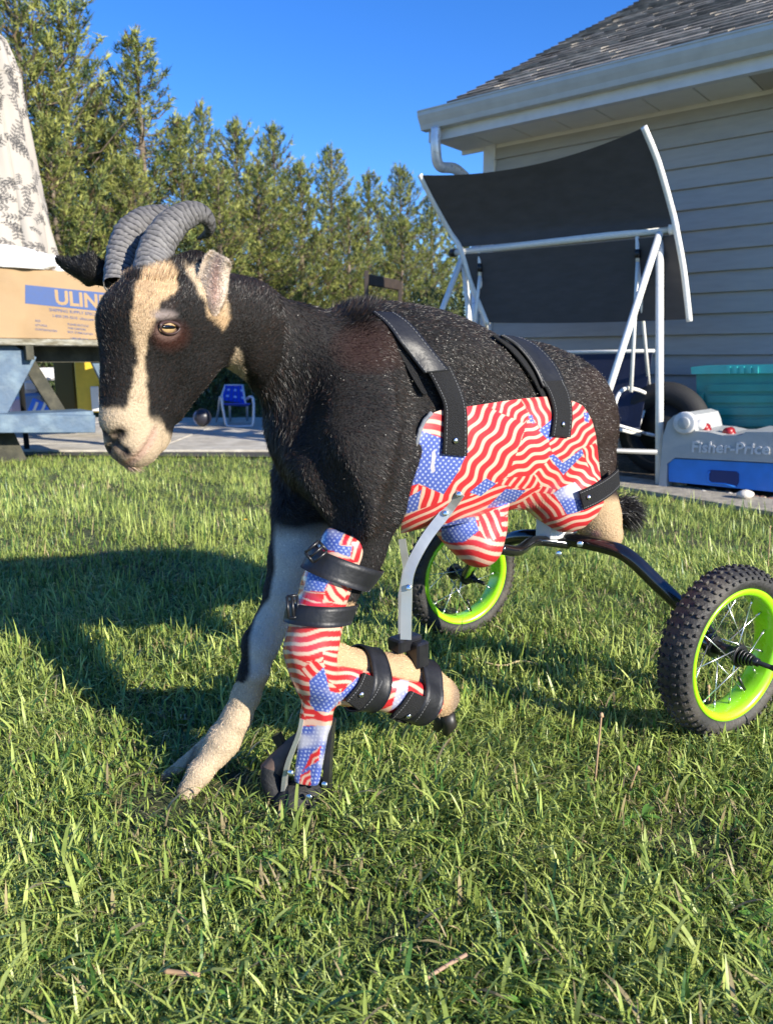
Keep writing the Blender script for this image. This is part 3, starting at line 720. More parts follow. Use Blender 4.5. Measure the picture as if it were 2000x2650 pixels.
mb = MB(); mb.prism([tuple(p + TBn * .001) for p in rb], tuple(TBn * .018)); mb.build('handle', m_teal, bin_)
for i in range(5):
    x = 1884 + i * 18
    rb = [bq(*p) for p in [(x, 948), (x + 9, 948), (x + 9, 966), (x, 966)]]
    mb = MB(); mb.prism([tuple(p + TBn * .026) for p in rb], tuple(TBn * .010)); mb.build('latch_tooth', m_teal2, bin_)
# black tyre behind
tc_ = on_plane(1718, 1075, TA - TBn * .50, TBn)
def torus(name, c, axis, R_, r_, m, parent=None, nu=64, nv=16, squash=1.0):
    a_ = Vector(axis).normalized(); u = a_.orthogonal().normalized(); v = a_.cross(u); V = []; F = []
    for i in range(nu):
        th = 2 * math.pi * i / nu; d_ = u * math.cos(th) + v * math.sin(th)
        for j in range(nv):
            ph = 2 * math.pi * j / nv; V.append(Vector(c) + d_ * (R_ + r_ * math.cos(ph)) + a_ * (r_ * squash * math.sin(ph)))
    for i in range(nu):
        for j in range(nv): F.append((i * nv + j, ((i + 1) % nu) * nv + j, ((i + 1) % nu) * nv + (j + 1) % nv, i * nv + (j + 1) % nv))
    mb = MB(); mb.add(V, F, True); return mb.build(name, m, parent) if parent is not False else mb
m_rubber = mat('black_rubber', (.014, .014, .015), .75, noise=.25, nscale=25, bump=.3, bscale=150)
tyre = empty('old_tyre', (tc_.x, tc_.y, 0), 'black tyre leaning behind the swing pole and the grey play table', 'tyre')
R_t = .22
torus('tyre_ring', (tc_.x, tc_.y, R_t + .03 + .02), TBn, R_t - .02, .065, m_rubber, tyre)
mb = MB(); mb.disc((tc_.x, tc_.y, R_t + .05), TBn, R_t - .06, .05, 28); mb.build('wheel_disc', mat('black_paint', (.008, .008, .008), .6), tyre)
# stones along the bed
m_stone = [mat('tan_stone', (.42, .33, .22), .85, noise=.2, nscale=30, bump=.4), mat('red_stone', (.34, .17, .11), .85, noise=.2, nscale=30, bump=.4), mat('pale_stone', (.60, .55, .48), .85, noise=.15, nscale=30, bump=.4)]
stm = []
for k in range(4):
    o = blob('stone', (0, 0, 0), (1, 1, .7), 40 + k, None, None, 8, .18, 2.2); me = o.data; stm.append(me); bpy.data.objects.remove(o)
def stone(p, s, k, mi, label, nm='stone'):
    me = stm[k].copy(); me.materials.clear(); me.materials.append(m_stone[mi]); o = bpy.data.objects.new(nm, me); COL.objects.link(o)
    o.location = p; o.scale = (s, s * random.uniform(.7, 1), s * .9); o.rotation_euler.z = random.uniform(0, 6); return tag(o, label, 'stone', 'stones edging the bed by the play table')
stone(gnd(1757, 1264) + Zv * .02 , .075, 0, 0, 'large rounded tan stone at the left corner of the blue toy base')
n_ = 0
rs = np.random.default_rng(3)
for i in range(46):
    px = 1765 + (i + rs.random()) * 11.0; py = 1272 + (px - 1765) * .115 + rs.uniform(-6, 4)
    p = gnd(px, py - 2); _mi = int(rs.integers(0, 3)); stone(p + Zv * .012, float(rs.uniform(.022, .045)), i % 4, _mi, 'small %s stone in the row before the blue toy base, %s' % (('tan', 'reddish', 'pale')[_mi], 'left of the hand hole' if px < 1830 else ('below the hand hole' if px < 1915 else 'right of the white stone')))
stone(gnd(1925, 1300) + Zv * .035, .085, 2, 2, 'round white stone lying on the walkway edge in front of the blue toy', 'white_stone')
for i in range(22):
    px = 1560 + rs.random() * 150; p = gnd(px, 1250 + (px - 1560) * .09 + rs.uniform(-9, 3)); _mi = int(rs.integers(0, 3)); stone(p + Zv * .01, float(rs.uniform(.015, .03)), i % 4, _mi, 'small %s stone at the foot of the swing' % ('tan', 'reddish', 'pale')[_mi])

# ---------------------------------------------------------------- wooden chair far behind the goat
m_brown = mat('brown_wood', (.035, .024, .018), .6, noise=.2, nscale=12)
DC = 5.2
cp = [at(948, 700, DC), at(1035, 728, DC + .45)]
for c_ in cp: pass
ch = empty('wooden_chair', ((cp[0].x + cp[1].x) / 2, (cp[0].y + cp[1].y) / 2, 0), 'dark brown wooden chair whose slatted back rises behind the goat', 'chair')
for c_ in cp:
    mb = MB(); mb.box(Vector((c_.x, c_.y, c_.z / 2)), (.030, .030, c_.z), bevel=.003); mb.build('post', m_brown, ch)
cd = (cp[1] - cp[0]); cd.z = 0; cl_ = cd.length; cd.normalize(); cn = Vector((cd.y, -cd.x, 0))
ztop = min(cp[0].z, cp[1].z)
for z_, h_ in ((ztop - .03, .07), (ztop - .33, .06), (ztop - .5, .06)):
    mb = MB(); mb.box(Vector(((cp[0].x + cp[1].x) / 2, (cp[0].y + cp[1].y) / 2, z_)), (cl_ - .05, .025, h_), (cd, cn, Zv), bevel=.004); mb.build('back_slat', m_brown, ch)
mb = MB(); mb.box(Vector(((cp[0].x + cp[1].x) / 2, (cp[0].y + cp[1].y) / 2, .43)) + cn * .22, (cl_, .45, .04), (cd, cn, Zv), bevel=.004); mb.build('seat', m_brown, ch)
for c_ in cp:
    f_ = c_ + cn * .42
    mb = MB(); mb.box(Vector((f_.x, f_.y, .3)), (.045, .045, .60), bevel=.004); mb.build('front_leg', m_brown, ch)
    mb = MB(); mb.box(Vector(((c_.x + f_.x) / 2, (c_.y + f_.y) / 2, .61)), (.05, .46, .03), (cd, cn, Zv), bevel=.004); mb.build('armrest', m_brown, ch)
# ---------------------------------------------------------------- small blue webbed lawn chair
G0 = gnd(587, 1103, .03); Dl = proj(np.array(G0))[2]
kc = empty('lawn_chair', gnd(620, 1100, .03), 'small folding lawn chair with blue and white webbing on the patio', 'chair')
m_alu = mat('aluminium_tube', (.55, .57, .60), .35, metal=.5)
m_web = mat('blue_webbing', (.01, .05, .50), .6); m_webw = mat('pale_webbing', (.35, .50, .80), .6)
def kp(px, py, dd=0.0): return at(px, py, Dl + dd)
mb = MB(); mb.tube(smooth_path([kp(574, 1025), kp(578, 1060), kp(586, 1098), kp(598, 1103), kp(645, 1103), kp(655, 1098), kp(657, 1060), kp(655, 1032), kp(648, 1027), kp(640, 1032, .1)], 4), .014, 10); mb.build('front_frame', m_alu, kc)
mb = MB(); mb.tube([kp(570, 1027, .0), kp(566, 1060, .25), kp(560, 1092, .4)], .011, 8); mb.tube([kp(595, 1045, .2), kp(596, 1090, .4)], .011, 8); mb.tube([kp(640, 1045, .2), kp(640, 1088, .4)], .011, 8); mb.build('rear_frame', m_alu, kc)
bk = [kp(571, 1035, .18), kp(636, 1045, .18), kp(628, 997, .3), kp(583, 997, .3)]
def bil(u, v): return bk[0].lerp(bk[1], u).lerp(bk[3].lerp(bk[2], u), v)
nrm_ = (bk[1] - bk[0]).cross(bk[3] - bk[0]).normalized(); nrm_ = nrm_ if nrm_.y < 0 else -nrm_
for i in range(6):
    q = [bil(i / 6 + .01, 0), bil((i + 1) / 6 - .01, 0), bil((i + 1) / 6 - .01, 1), bil(i / 6 + .01, 1)]
    mb = MB(); mb.prism([tuple(p) for p in q], tuple(nrm_ * .003)); mb.build('web_strap', m_web, kc)
for j in range(5):
    for i in range(6):
        if (i + j) % 2 == 0 and j < 5:
            u0, u1, v0, v1 = i / 6 + .02, (i + 1) / 6 - .02, j / 5 + .03, (j + 1) / 5 - .06
            q = [bil(u0, v0), bil(u1, v0), bil(u1, v1), bil(u0, v1)]
            mb = MB(); mb.prism([tuple(p + nrm_ * .0045) for p in q], tuple(nrm_ * .003)); mb.build('web_weave', m_webw if (i % 2) else m_web, kc)
mb = MB(); mb.tube([bk[0], bk[3], bk[3].lerp(bk[2], .5), bk[2], bk[1]], .011, 8); mb.build('back_frame', m_alu, kc)
mb = MB(); mb.prism([tuple(p) for p in (kp(585, 1050, .2), kp(640, 1052, .2), kp(648, 1046, -.05), kp(580, 1046, -.05))], (0, 0, .01)); mb.build('seat', m_web, kc)
# small dark toy ball beside it
o = blob('toy_ball', at(524, 1080, Dl), (.17, .17, .17), 2, mat('dark_ball', (.02, .02, .03), .4, color2=(.25, .28, .45), nscale=6, c2pos=(.55, .6)), None, 14, .03); tag(o, 'small dark patterned ball on the patio left of the blue lawn chair', 'ball')
# ---------------------------------------------------------------- things seen under the table
def stuff_box(px0, py0, px1, py1, D, dep_, m, nm, parent=None, bev=.01):
    a_ = at(px0, py1, D); b2 = at(px1, py0, D); c_ = (a_ + b2) / 2 + Vector((0, dep_ / 2, 0)); mb = MB()
    mb.box(c_, (abs(b2.x - a_.x), dep_, abs(b2.z - a_.z)), bevel=bev); return mb.build(nm, m, parent)
DY = 6.3
m_yel = mat('yellow_plastic', (.72, .50, .045), .45, noise=.1, nscale=6)
m_ydk = mat('dark_olive_panel', (.09, .075, .02), .7)
yl = empty('play_kitchen', at(205, 1070, DY) * Vector((1, 1, 0)) if False else Vector((at(205, 1070, DY).x, at(205, 1070, DY).y, 0)), 'yellow plastic play kitchen on the patio seen under the picnic table', 'toy')
stuff_box(196, 925, 262, 1068, DY, .30, m_yel, 'cabinet', yl)
stuff_box(142, 930, 194, 1072, DY + .12, .28, m_ydk, 'side_panel', yl)
stuff_box(201, 940, 212, 985, DY - .02, .02, mat('dark_yellow', (.30, .19, .02), .5), 'door_handle', yl, .003)
stuff_box(236, 1000, 256, 1065, DY - .03, .03, mat('white_plastic', (.75, .74, .72), .4), 'door_panel', yl, .005)
o = None
for i, (pp, mm_, nm, lab, cat, dd) in enumerate([
        ((30, 930, 62, 1070), mat('cream_plastic', (.62, .57, .45), .5, noise=.06), 'play_house_panel', 'cream plastic play house panel standing on the patio behind the picnic table', 'toy', 6.6),
        ((-60, 1030, 30, 1075), mat('lilac_plastic', (.65, .58, .72), .5), 'plastic_tub', 'pale lilac plastic tub behind the blue table leg', 'tub', 6.4),
        ((60, 1018, 104, 1070), mat('slate_blue_plastic', (.12, .19, .32), .5), 'step_stool', 'slate blue plastic step stool under the picnic table', 'stool', 6.3),
        ((62, 985, 98, 1014), mat('pink_beige', (.60, .50, .44), .6), 'cushion', 'pinkish cushion on the slate blue stool', 'cushion', 6.35),
        ((96, 952, 132, 985), mat('white_plastic', (.75, .74, .72), .4), 'plastic_crate', 'white plastic crate stacked behind the table leg', 'crate', 6.9)]):
    o = stuff_box(*pp, dd, .25, mm_, nm, None, .02); tag(o, lab, cat)
q0_ = at(103, 1058, 6.15); mb = MB(); mb.box(q0_, (.15, .03, .12), (Vector((.9, 0, -.45)).normalized(), Vector((0, 1, 0)), Vector((.45, 0, .9)).normalized()), bevel=.004); o = mb.build('picture_book', mat('bright_blue', (.02, .16, .75), .4)); tag(o, 'bright blue book with white stripes leaning against the slate blue stool', 'book')
for k_ in (-.03, .035):
    mb = MB(); mb.box(q0_ + Vector((k_, -.017, 0)), (.02, .003, .118), (Vector((.9, 0, -.45)).normalized(), Vector((0, 1, 0)), Vector((.45, 0, .9)).normalized())); s_ = mb.build('cover_stripe', mat('white_plastic')); s_.parent = o
# light-green sunlit strip and pale shed beyond
# ================================================================== GOAT (one continuous implicit surface)
A = lambda px, py, D: np.array(at(px, py, D))
def PR_(r_px, D): return r_px * D / FPX
class Prim:
    def __init__(s, kind, k, **kw): s.kind = kind; s.k = k; s.__dict__.update(kw)
    def d(s, P):
        if s.kind == 'cone':
            ba = s.b - s.a; L2 = ba @ ba; pa = P - s.a; t = np.clip(pa @ ba / L2, 0, 1)
            return np.linalg.norm(pa - t[:, None] * ba, axis=1) - (s.r1 + (s.r2 - s.r1) * t)
        q = (P - s.c) @ s.R.T
        k0 = np.linalg.norm(q / s.r, axis=1); k1 = np.linalg.norm(q / (s.r * s.r), axis=1)
        return k0 * (k0 - 1) / np.maximum(k1, 1e-6)
def cone(a, b, r1, r2, k=.02, sub=False): return Prim('cone', k, a=np.array(a, float), b=np.array(b, float), r1=r1, r2=r2, sub=sub)
def ell(c, r, R_=np.eye(3), k=.02, sub=False): return Prim('ell', k, c=np.array(c, float), r=np.array(r, float), R=np.array(R_, float), sub=sub)
def chain(pts, k=.02):
    """pts: (px, py, D, radius_px)"""
    out = []
    for p, q in zip(pts[:-1], pts[1:]): out.append(cone(A(*p[:3]), A(*q[:3]), PR_(p[3], p[2]), PR_(q[3], q[2]), k))
    return out
def sdf(P, prims, off=0.0):
    d = np.full(len(P), 1.0)
    for p in prims:
        q = p.d(P)
        if p.sub:
            h = np.clip(.5 - .5 * (q + d) / p.k, 0, 1); d = d * (1 - h) - q * h + p.k * h * (1 - h)
        else:
            h = np.clip(.5 + .5 * (d - q) / p.k, 0, 1); d = d * (1 - h) + q * h - p.k * h * (1 - h)
    return d - off
def sdf_grad(P, prims, e=.0012):
    g = np.stack([sdf(P + np.eye(3)[i] * e, prims) - sdf(P - np.eye(3)[i] * e, prims) for i in range(3)], 1)
    return g / (np.linalg.norm(g, axis=1)[:, None] + 1e-12)
def surface(prims, lo, hi, h, fn=None, B=8):
    """block-wise surface nets"""
    F_ = fn or (lambda P, pr: sdf(P, pr))
    lo = np.array(lo); n = np.ceil((np.array(hi) - lo) / (h * B)).astype(int)
    g = np.stack(np.meshgrid(*[np.arange(k) for k in n], indexing='ij'), -1).reshape(-1, 3)
    cen = lo + (g + .5) * h * B; half = h * B * .87
    dp = np.stack([p.d(cen) for p in prims], 1)
    tot = F_(cen, prims); act = np.abs(tot) < half * 1.7 + .012
    g = g[act]; dp = dp[act]; 
    N3 = n * B + 2; key = lambda I: (I[..., 0] * N3[1] + I[..., 1]) * N3[2] + I[..., 2]
    loc = np.stack(np.meshgrid(*[np.arange(B + 1)] * 3, indexing='ij'), -1)
    vk = []; vp = []; quads = []
    CH = 400
    c8 = np.array([(i, j, k) for i in (0, 1) for j in (0, 1) for k in (0, 1)])
    ed = [(a, b) for a in range(8) for b in range(a + 1, 8) if np.abs(c8[a] - c8[b]).sum() == 1]
    for s0 in range(0, len(g), CH):
        gb = g[s0:s0 + CH]; m = len(gb)
        need = [p for j, p in enumerate(prims) if (dp[s0:s0 + CH, j] < half * 2.2 + p.k + .03).any()]
        I = gb[:, None, None, None, :] * B + loc[None]
        P = (lo + I * h).reshape(-1, 3)
        D = F_(P, need).reshape(m, B + 1, B + 1, B + 1)
        S = D < 0
        cn = [D[:, c[0]:B + c[0], c[1]:B + c[1], c[2]:B + c[2]] for c in c8]
        sn = sum((c < 0).astype(int) for c in cn); mk = (sn > 0) & (sn < 8)
        ci = np.argwhere(mk)
        if len(ci):
            vals = np.stack([c[mk] for c in cn], 1); acc = np.zeros((len(ci), 3)); cnt = np.zeros(len(ci))
            for a, b in ed:
                va, vb = vals[:, a], vals[:, b]; x = (va < 0) != (vb < 0)
                t = np.where(x, va / (va - vb + 1e-20), 0)
                pt = c8[a] + (c8[b] - c8[a]) * t[:, None]; acc += pt * x[:, None]; cnt += x
            gi = gb[ci[:, 0]] * B + ci[:, 1:]
            vk.append(key(gi)); vp.append(lo + (gi + acc / cnt[:, None]) * h)
        for ax in range(3):
            sl0 = [slice(None)] + [slice(0, B)] * 3; sl1 = list(sl0); sl1[ax + 1] = slice(1, B + 1)
            a_ = S[tuple(sl0)]; b_ = S[tuple(sl1)]; e = np.argwhere(a_ != b_)
            if len(e) == 0: continue
            gi = gb[e[:, 0]] * B + e[:, 1:]; u = np.eye(3, dtype=int)[(ax + 1) % 3]; v = np.eye(3, dtype=int)[(ax + 2) % 3]
            q = np.stack([key(gi - u - v), key(gi - v), key(gi), key(gi - u)], 1)
            fl = a_[tuple(e.T)]
            q[~fl] = q[~fl][:, ::-1]
            quads.append(q)
    vk = np.concatenate(vk); vp = np.concatenate(vp); o = np.argsort(vk); vk = vk[o]; vp = vp[o]
    vk, ui = np.unique(vk, return_index=True); vp = vp[ui]
    q = np.concatenate(quads); ix = np.searchsorted(vk, q); ix = np.clip(ix, 0, len(vk) - 1)
    ok = (vk[ix] == q).all(1); q = ix[ok]
    used = np.unique(q); rm = np.zeros(len(vk), int); rm[used] = np.arange(len(used))
    return vp[used], rm[q]

# ---- frames
BD = np.array([.755, .655, 0]); BN = np.array([.655, -.755, 0]); BU = np.array([0, 0, 1.0]); RB = np.stack([BD, BN, BU])
BM = A(1130, 1080, 1.34)                     # a point on the body's mid plane
hv = np.array([-.28, .96, 0]); hv /= np.linalg.norm(hv); ix_ = np.array([hv[1], -hv[0], 0])
yaw = R(47); Fh = math.cos(yaw) * (-hv) + math.sin(yaw) * (-ix_); pit = R(70)
HY = Fh * math.cos(pit) + np.array([0, 0, -1]) * math.sin(pit); HZ = Fh * math.sin(pit) + np.array([0, 0, 1]) * math.cos(pit)
HX = np.cross(HZ, HY); RH = np.stack([HX, HY, HZ])
EYE_L = np.array([.0465, .092, .002]); EYE_W = A(428, 846, .925)
HO = EYE_W - EYE_L @ RH
H = lambda x, y, z: HO + np.array([x, y, z]) @ RH
G = []
G0_ = 0
# trunk
G.append(ell(A(925, 1075, 1.22), (.155, .108, .155), RB, .03))
G.append(ell(A(1010, 1050, 1.29), (.20, .128, .165), RB, .05))
G.append(ell(BM, (.23, .135, .167), RB, .05))
G.append(ell(A(1350, 1085, 1.52), (.18, .128, .150), RB, .05))
G.append(ell(A(1452, 1112, 1.60), (.118, .112, .140), RB, .05))
G.append(ell(A(955, 905, 1.25), (.11, .040, .055), RB, .04))
# neck
G += chain([(560, 812, 1.03, 84), (655, 860, 1.075, 98), (765, 922, 1.13, 122), (860, 985, 1.18, 152)], .03)
# near shoulder and foreleg
G += chain([(930, 1050, 1.14, 130), (920, 1190, 1.115, 138), (948, 1320, 1.095, 88)], .05)
UPL = [(952, 1310, 1.115, 84), (925, 1430, 1.125, 58), (880, 1530, 1.115, 44)]
G += chain(UPL, .03)
NL = [(880, 1530, 1.115, 44), (835, 1620, 1.115, 44), (822, 1690, 1.12, 52)]
G += chain(NL, .015)
FL = [(830, 1700, 1.125, 52), (920, 1728, 1.175, 44), (1020, 1738, 1.22, 46), (1100, 1768, 1.26, 46), (1136, 1802, 1.28, 52)]
G += chain(FL, .012)
# far foreleg
G += chain([(785, 1230, 1.25, 80), (788, 1350, 1.24, 80), (772, 1450, 1.23, 74), (748, 1530, 1.225, 60), (705, 1610, 1.22, 42), (675, 1665, 1.215, 44), (657, 1742, 1.21, 35), (637, 1800, 1.21, 33), (612, 1860, 1.21, 35), (580, 1914, 1.21, 40), (556, 1948, 1.21, 38)], .014)
G += chain([(562, 1945, 1.205, 33), (518, 1998, 1.195, 32), (486, 2046, 1.19, 26)], .006)
G += chain([(535, 1925, 1.235, 18), (475, 1978, 1.235, 16), (432, 2006, 1.235, 12)], .005)
# rear: residual limb and tail root
G += chain([(1500, 1230, 1.58, 90), (1540, 1330, 1.57, 56), (1572, 1385, 1.56, 38)], .03)
# head
G.append(ell(H(0, .062, -.022), (.049, .046, .052), RH, .025))
G.append(ell(H(0, .082, .004), (.047, .046, .038), RH, .02))
for s in (-1, 1):
    G.append(ell(H(s * .038, .082, .012), (.014, .024, .012), RH, .015))
    G.append(ell(H(s * .020, .082, -.056), (.028, .062, .054), RH, .025))
    G.append(cone(H(s * .018, .062, -.104), H(s * .008, .175, -.066), .028, .018, .025))
G.append(cone(H(0, .09, .004), H(0, .205, -.008), .041, .030, .025))
G.append(cone(H(0, .15, -.028), H(0, .222, -.036), .031, .028, .02))
G.append(ell(H(0, .234, -.029), (.029, .027, .029), RH, .012))
for s in (-1, 1): G.append(ell(H(s * .015, .226, -.018), (.014, .020, .015), RH, .012))
G.append(ell(H(0, .206, -.062), (.021, .031, .017), RH, .006))
G.append(cone(H(0, .045, -.045), A(620, 820, 1.05), .048, .050, .03))
G.append(ell(A(498, 700, .995), (.030, .026, .020), RH, .02))
def eye_axes(s):
    X_ = RH[0] * s; hz = np.cross([0, 0, 1.0], X_); hz /= np.linalg.norm(hz); return np.stack([X_, hz, np.cross(X_, hz)])
for s in (-1, 1):
    G.append(ell(H(s * .060, .092, .001), (.014, .0175, .0095), eye_axes(s), .008, sub=True))       # eye sockets
def raycast(px, py, prims, off, t0=.7, t1=2.0, it=46):
    px = np.asarray(px, float).ravel(); py = np.asarray(py, float).ravel()
    o = np.array([0, 0, CAM_H]); d = np.stack([(px - CX) / FPX, CP + (CY - py) / FPX * SP, -SP + (CY - py) / FPX * CP], 1); dn_ = np.linalg.norm(d, axis=1); d = d / dn_[:, None]
    t_ = np.full(len(px), t0); best = np.full(len(px), 9.0); bt = t_.copy()
    for _ in range(it):
        s = sdf(o + d * t_[:, None], prims, off); b_ = s < best; best[b_] = s[b_]; bt[b_] = t_[b_]
        t_ = np.where(t_ < t1, t_ + np.clip(s * .85, -.02, .05), t_)
    P = o + d * bt[:, None]
    for _ in range(3):
        s = sdf(P, prims, off); P = P - sdf_grad(P, prims) * (s * (np.abs(s) > .0008))[:, None]
    return P
def groove(pxs, r_, k_, dep=.0):
    """furrow in the near side of the face through photo points, mirrored to the far side"""
    P = raycast([p[0] for p in pxs], [p[1] for p in pxs], G, -dep, it=60); L_ = (P - HO) @ RH.T; out = []
    for sg in (1, -1):
        Q = L_.copy(); Q[:, 0] = np.abs(Q[:, 0]) * sg
        for a_, b_ in zip(Q[:-1], Q[1:]): out.append(cone(H(*a_), H(*b_), r_, r_, k_, sub=True))
    return out, L_
g1, MOUTH = groove([(326, 1204), (352, 1186), (378, 1160), (396, 1130), (404, 1112)], .0022, .004)
g2, NOSE = groove([(282, 1166), (288, 1146), (300, 1128), (312, 1120)], .0036, .004, .001)
G += g1 + g2
def furrow(pxs, r_, k_, dep):
    P = raycast([p[0] for p in pxs], [p[1] for p in pxs], G, dep, it=60); return [cone(a_, b_, r_, r_, k_, sub=True) for a_, b_ in zip(P[:-1], P[1:])]
FUR = furrow([(1072, 930), (1098, 1010), (1106, 1100), (1092, 1200), (1066, 1300), (1040, 1390)], .030, .030, .016)
FUR += furrow([(800, 830), (770, 930), (742, 1030), (745, 1130)], .030, .040, .021)
FUR += furrow([(800, 1180), (830, 1260), (862, 1330), (868, 1390)], .026, .030, .014)
FUR += furrow([(1250, 960), (1330, 1010), (1400, 1060)], .04, .05, .034)
G += FUR
G += [ell(A(965, 985, 1.15), (.022, .02, .075), RB, .05), cone(A(1000, 900, 1.185), A(880, 1150, 1.125), .018, .022, .05)]
GV, GF = surface(G, (-.50, .75, -.02), (.75, 1.95, .95), .0036)
for _ in range(2):
    d_ = sdf(GV, G); g_ = sdf_grad(GV, G); GV = GV - g_ * np.clip(d_, -.002, .002)[:, None]
GN = sdf_grad(GV, G)

# ---- coat colours, in patches laid over the near side and mirrored on the head
def ramp(a, b, x): return np.clip((x - a) / (b - a), 0, 1)
BLACK = np.array([.0125, .0112, .0105]); TAN = np.array([.50, .34, .19]); CREAM = np.array([.53, .41, .275]); BROWN = np.array([.11, .035, .022]); PINK = np.array([.42, .25, .20]); GREYW = np.array([.64, .60, .52])
STRIPE = [(370, 700), (392, 683), (430, 690), (458, 717), (462, 744), (445, 768), (418, 788), (400, 812), (398, 838), (382, 873), (377, 924), (380, 1008), (390, 1076), (418, 1100), (440, 1127), (428, 1168), (392, 1205), (330, 1225), (268, 1205), (232, 1160), (238, 1100), (252, 1060), (285, 1050), (325, 1062), (348, 1002), (355, 941), (348, 890), (338, 839), (341, 788), (350, 747)]
EARP = [(476, 690), (515, 688), (560, 740), (590, 790), (596, 832), (575, 860), (545, 815), (500, 745)]
THRO = [(610, 900), (626, 915), (640, 990), (590, 1010), (578, 985)]
def blur_in(px, py, poly, w_, seed=0, P=None):
    n_ = vnoise(P, 160, seed) * w_; n2 = vnoise(P, 170, seed + 9) * w_
    a_ = 0
    for dx, dy in ((0, 0), (w_ * .6, 0), (-w_ * .6, 0), (0, w_ * .6), (0, -w_ * .6)): a_ = a_ + inpoly(px + n_ + dx, py + n2 + dy, poly)
    return a_ / 5.0
grooveline = [MOUTH[i] * (1 - f) + MOUTH[i + 1] * f for i in range(len(MOUTH) - 1) for f in (0, .33, .66)]
def coat_color(P):
    P = np.asarray(P, float); L = (P - HO) @ RH.T
    head = (L[:, 1] > -.06) & (np.linalg.norm(P - H(0, .09, -.03), axis=1) < .20)
    Lm = L.copy(); Lm[:, 0] = np.abs(Lm[:, 0]); Pm = np.where(head[:, None], HO + Lm @ RH, P)
    px, py, D = proj(Pm)
    c = BLACK[None] * (1 + .55 * vnoise(P, 22, 15)[:, None] * np.array([1, .9, .85])[None])
    c = np.maximum(c, .004)
    def lay(col, m): 
        nonlocal c; c = c * (1 - m[:, None]) + np.asarray(col) * m[:, None]
    br = vnoise(P, 14, 3)
    lay((.026, .011, .008), np.clip((np.hypot((px - 960) / 110, (py - 900) / 70) < 1) * .9 * (~head), 0, 1) * ramp(1.3, .5, np.hypot((px - 960) / 110, (py - 900) / 75)))
    lay((.035, .020, .014), (ramp(1460, 1540, px) * (py > 950) * .7))
    s = blur_in(px, py, STRIPE, 7, 1, P); near = head & (L[:, 2] > -.085)
    tan = TAN[None] + (CREAM - TAN)[None] * ramp(760, 1000, py)[:, None]
    tan = np.where((py > 1150)[:, None], np.array([.58, .43, .32])[None], tan)
    m_ = s * near; c = c * (1 - m_[:, None]) + tan * m_[:, None]
    # muzzle: whole tip pale, nostril rims dark
    mz = ramp(.196, .210, L[:, 1] + vnoise(P, 120, 5) * .004 - ramp(-.035, -.07, L[:, 2]) * .006) * head; lay(CREAM * .95, mz * .9)
    dN = np.min([np.linalg.norm(Lm - np.array([abs(q[0]), q[1], q[2]]), axis=1) for q in NOSE], axis=0); lay((.05, .035, .03), ramp(.012, .004, dN) * head)
    lay((.05, .035, .03), ramp(.013, .003, np.abs(Lm[:, 0])) * ramp(.235, .248, L[:, 1]) * ramp(-.040, -.025, L[:, 2]) * head * .7)
    dM = np.min([np.linalg.norm(Lm - np.array([abs(q[0]), q[1], q[2]]), axis=1) for q in grooveline], axis=0); lay((.40, .24, .19), ramp(.010, .003, dM) * head * .7)
    # eye surround
    e = np.hypot((px - 440) / 56, (py - 868) / 46)
    lay(BROWN * .32, ramp(1.1, .6, e) * head); lay((.13, .075, .06), ramp(.75, .35, np.hypot((px - 432) / 56, (py - 860) / 38)) * head); lay((.30, .24, .22), ramp(1, .5, np.hypot((px - 425) / 42, (py - 815) / 16)) * head * .8)
    lay((.02, .014, .012), ramp(1.0, .6, np.hypot((px - 436) / 30, (py - 790) / 13)) * head)
    m_ = blur_in(px, py, EARP, 9, 2, P) * (head & (L[:, 1] < .09)); tt = TAN[None] * ramp(900, 790, py)[:, None] + CREAM[None] * (1 - ramp(900, 790, py))[:, None]
    c = c * (1 - m_[:, None]) + (CREAM * ramp(830, 760, py)[:, None] + TAN * (1 - ramp(830, 760, py))[:, None]) * m_[:, None]
    lay(CREAM, blur_in(px, py, THRO, 5, 4, P) * (D < 1.2))
    # legs
    far = (D > 1.135) & (px < 885) & (D < 1.32)
    fl = far & (py > 1330) & (py < 2100) & ((py < 1900) | (px < 650)) & (~((py > 1640) & (px > 770)))
    t_ = ramp(1355, 1400, py + vnoise(P, 60, 7) * 12) * fl; lay(GREYW, t_)
    lay(CREAM * 1.05, ramp(1735, 1765, py + vnoise(P, 90, 8) * 8) * fl)
    def edge_x(y): return np.interp(y, [1340, 1480, 1545, 1600, 1650, 1742, 1770], [704, 700, 690, 652, 636, 636, 624])
    lay(BLACK, ramp(16, 4, px - edge_x(py) + vnoise(P, 90, 2) * 3) * fl * (py < 1765))
    lay((.10, .07, .05), ramp(8, 2, np.abs(px - np.interp(py, [1900, 2030], [520, 465]))) * fl * (py > 1930) * .6)
    nl = (py > 1560) & (P[:, 2] < .40) & (px > 765) & (~fl)
    lay(TAN * 1.05, nl * 1.0)
    lay((.13, .10, .08), nl * ramp(1158, 1185, px + vnoise(P, 90, 6) * 8) * .7)
    tl = (px > 1480) & (py > 1270) & (D > 1.4); lay(np.array([.50, .35, .20]), ramp(1275, 1300, py + vnoise(P, 70, 3) * 8) * tl)
    lay((.45, .25, .20), ramp(1, .4, np.hypot((px - 1540) / 20, (py - 1385) / 18)) * tl)
    return c
m_hide = mat('goat_hide', attr='col', rough=.75, spec=.25, bump=.35, bscale=260)
m_coat = mat('goat_coat', attr='col', rough=.44, spec=.33)
GC = coat_color(GV)
gbase = Vector(gnd(800, 2090)); gbase.z = 0
goat = empty('goat', gbase, 'black goat with tan face stripes and curled ridged horns wearing a flag print brace', 'goat')
body = link('body', npmesh('body', GV, GF, GC * .8, True), goat, m_hide)

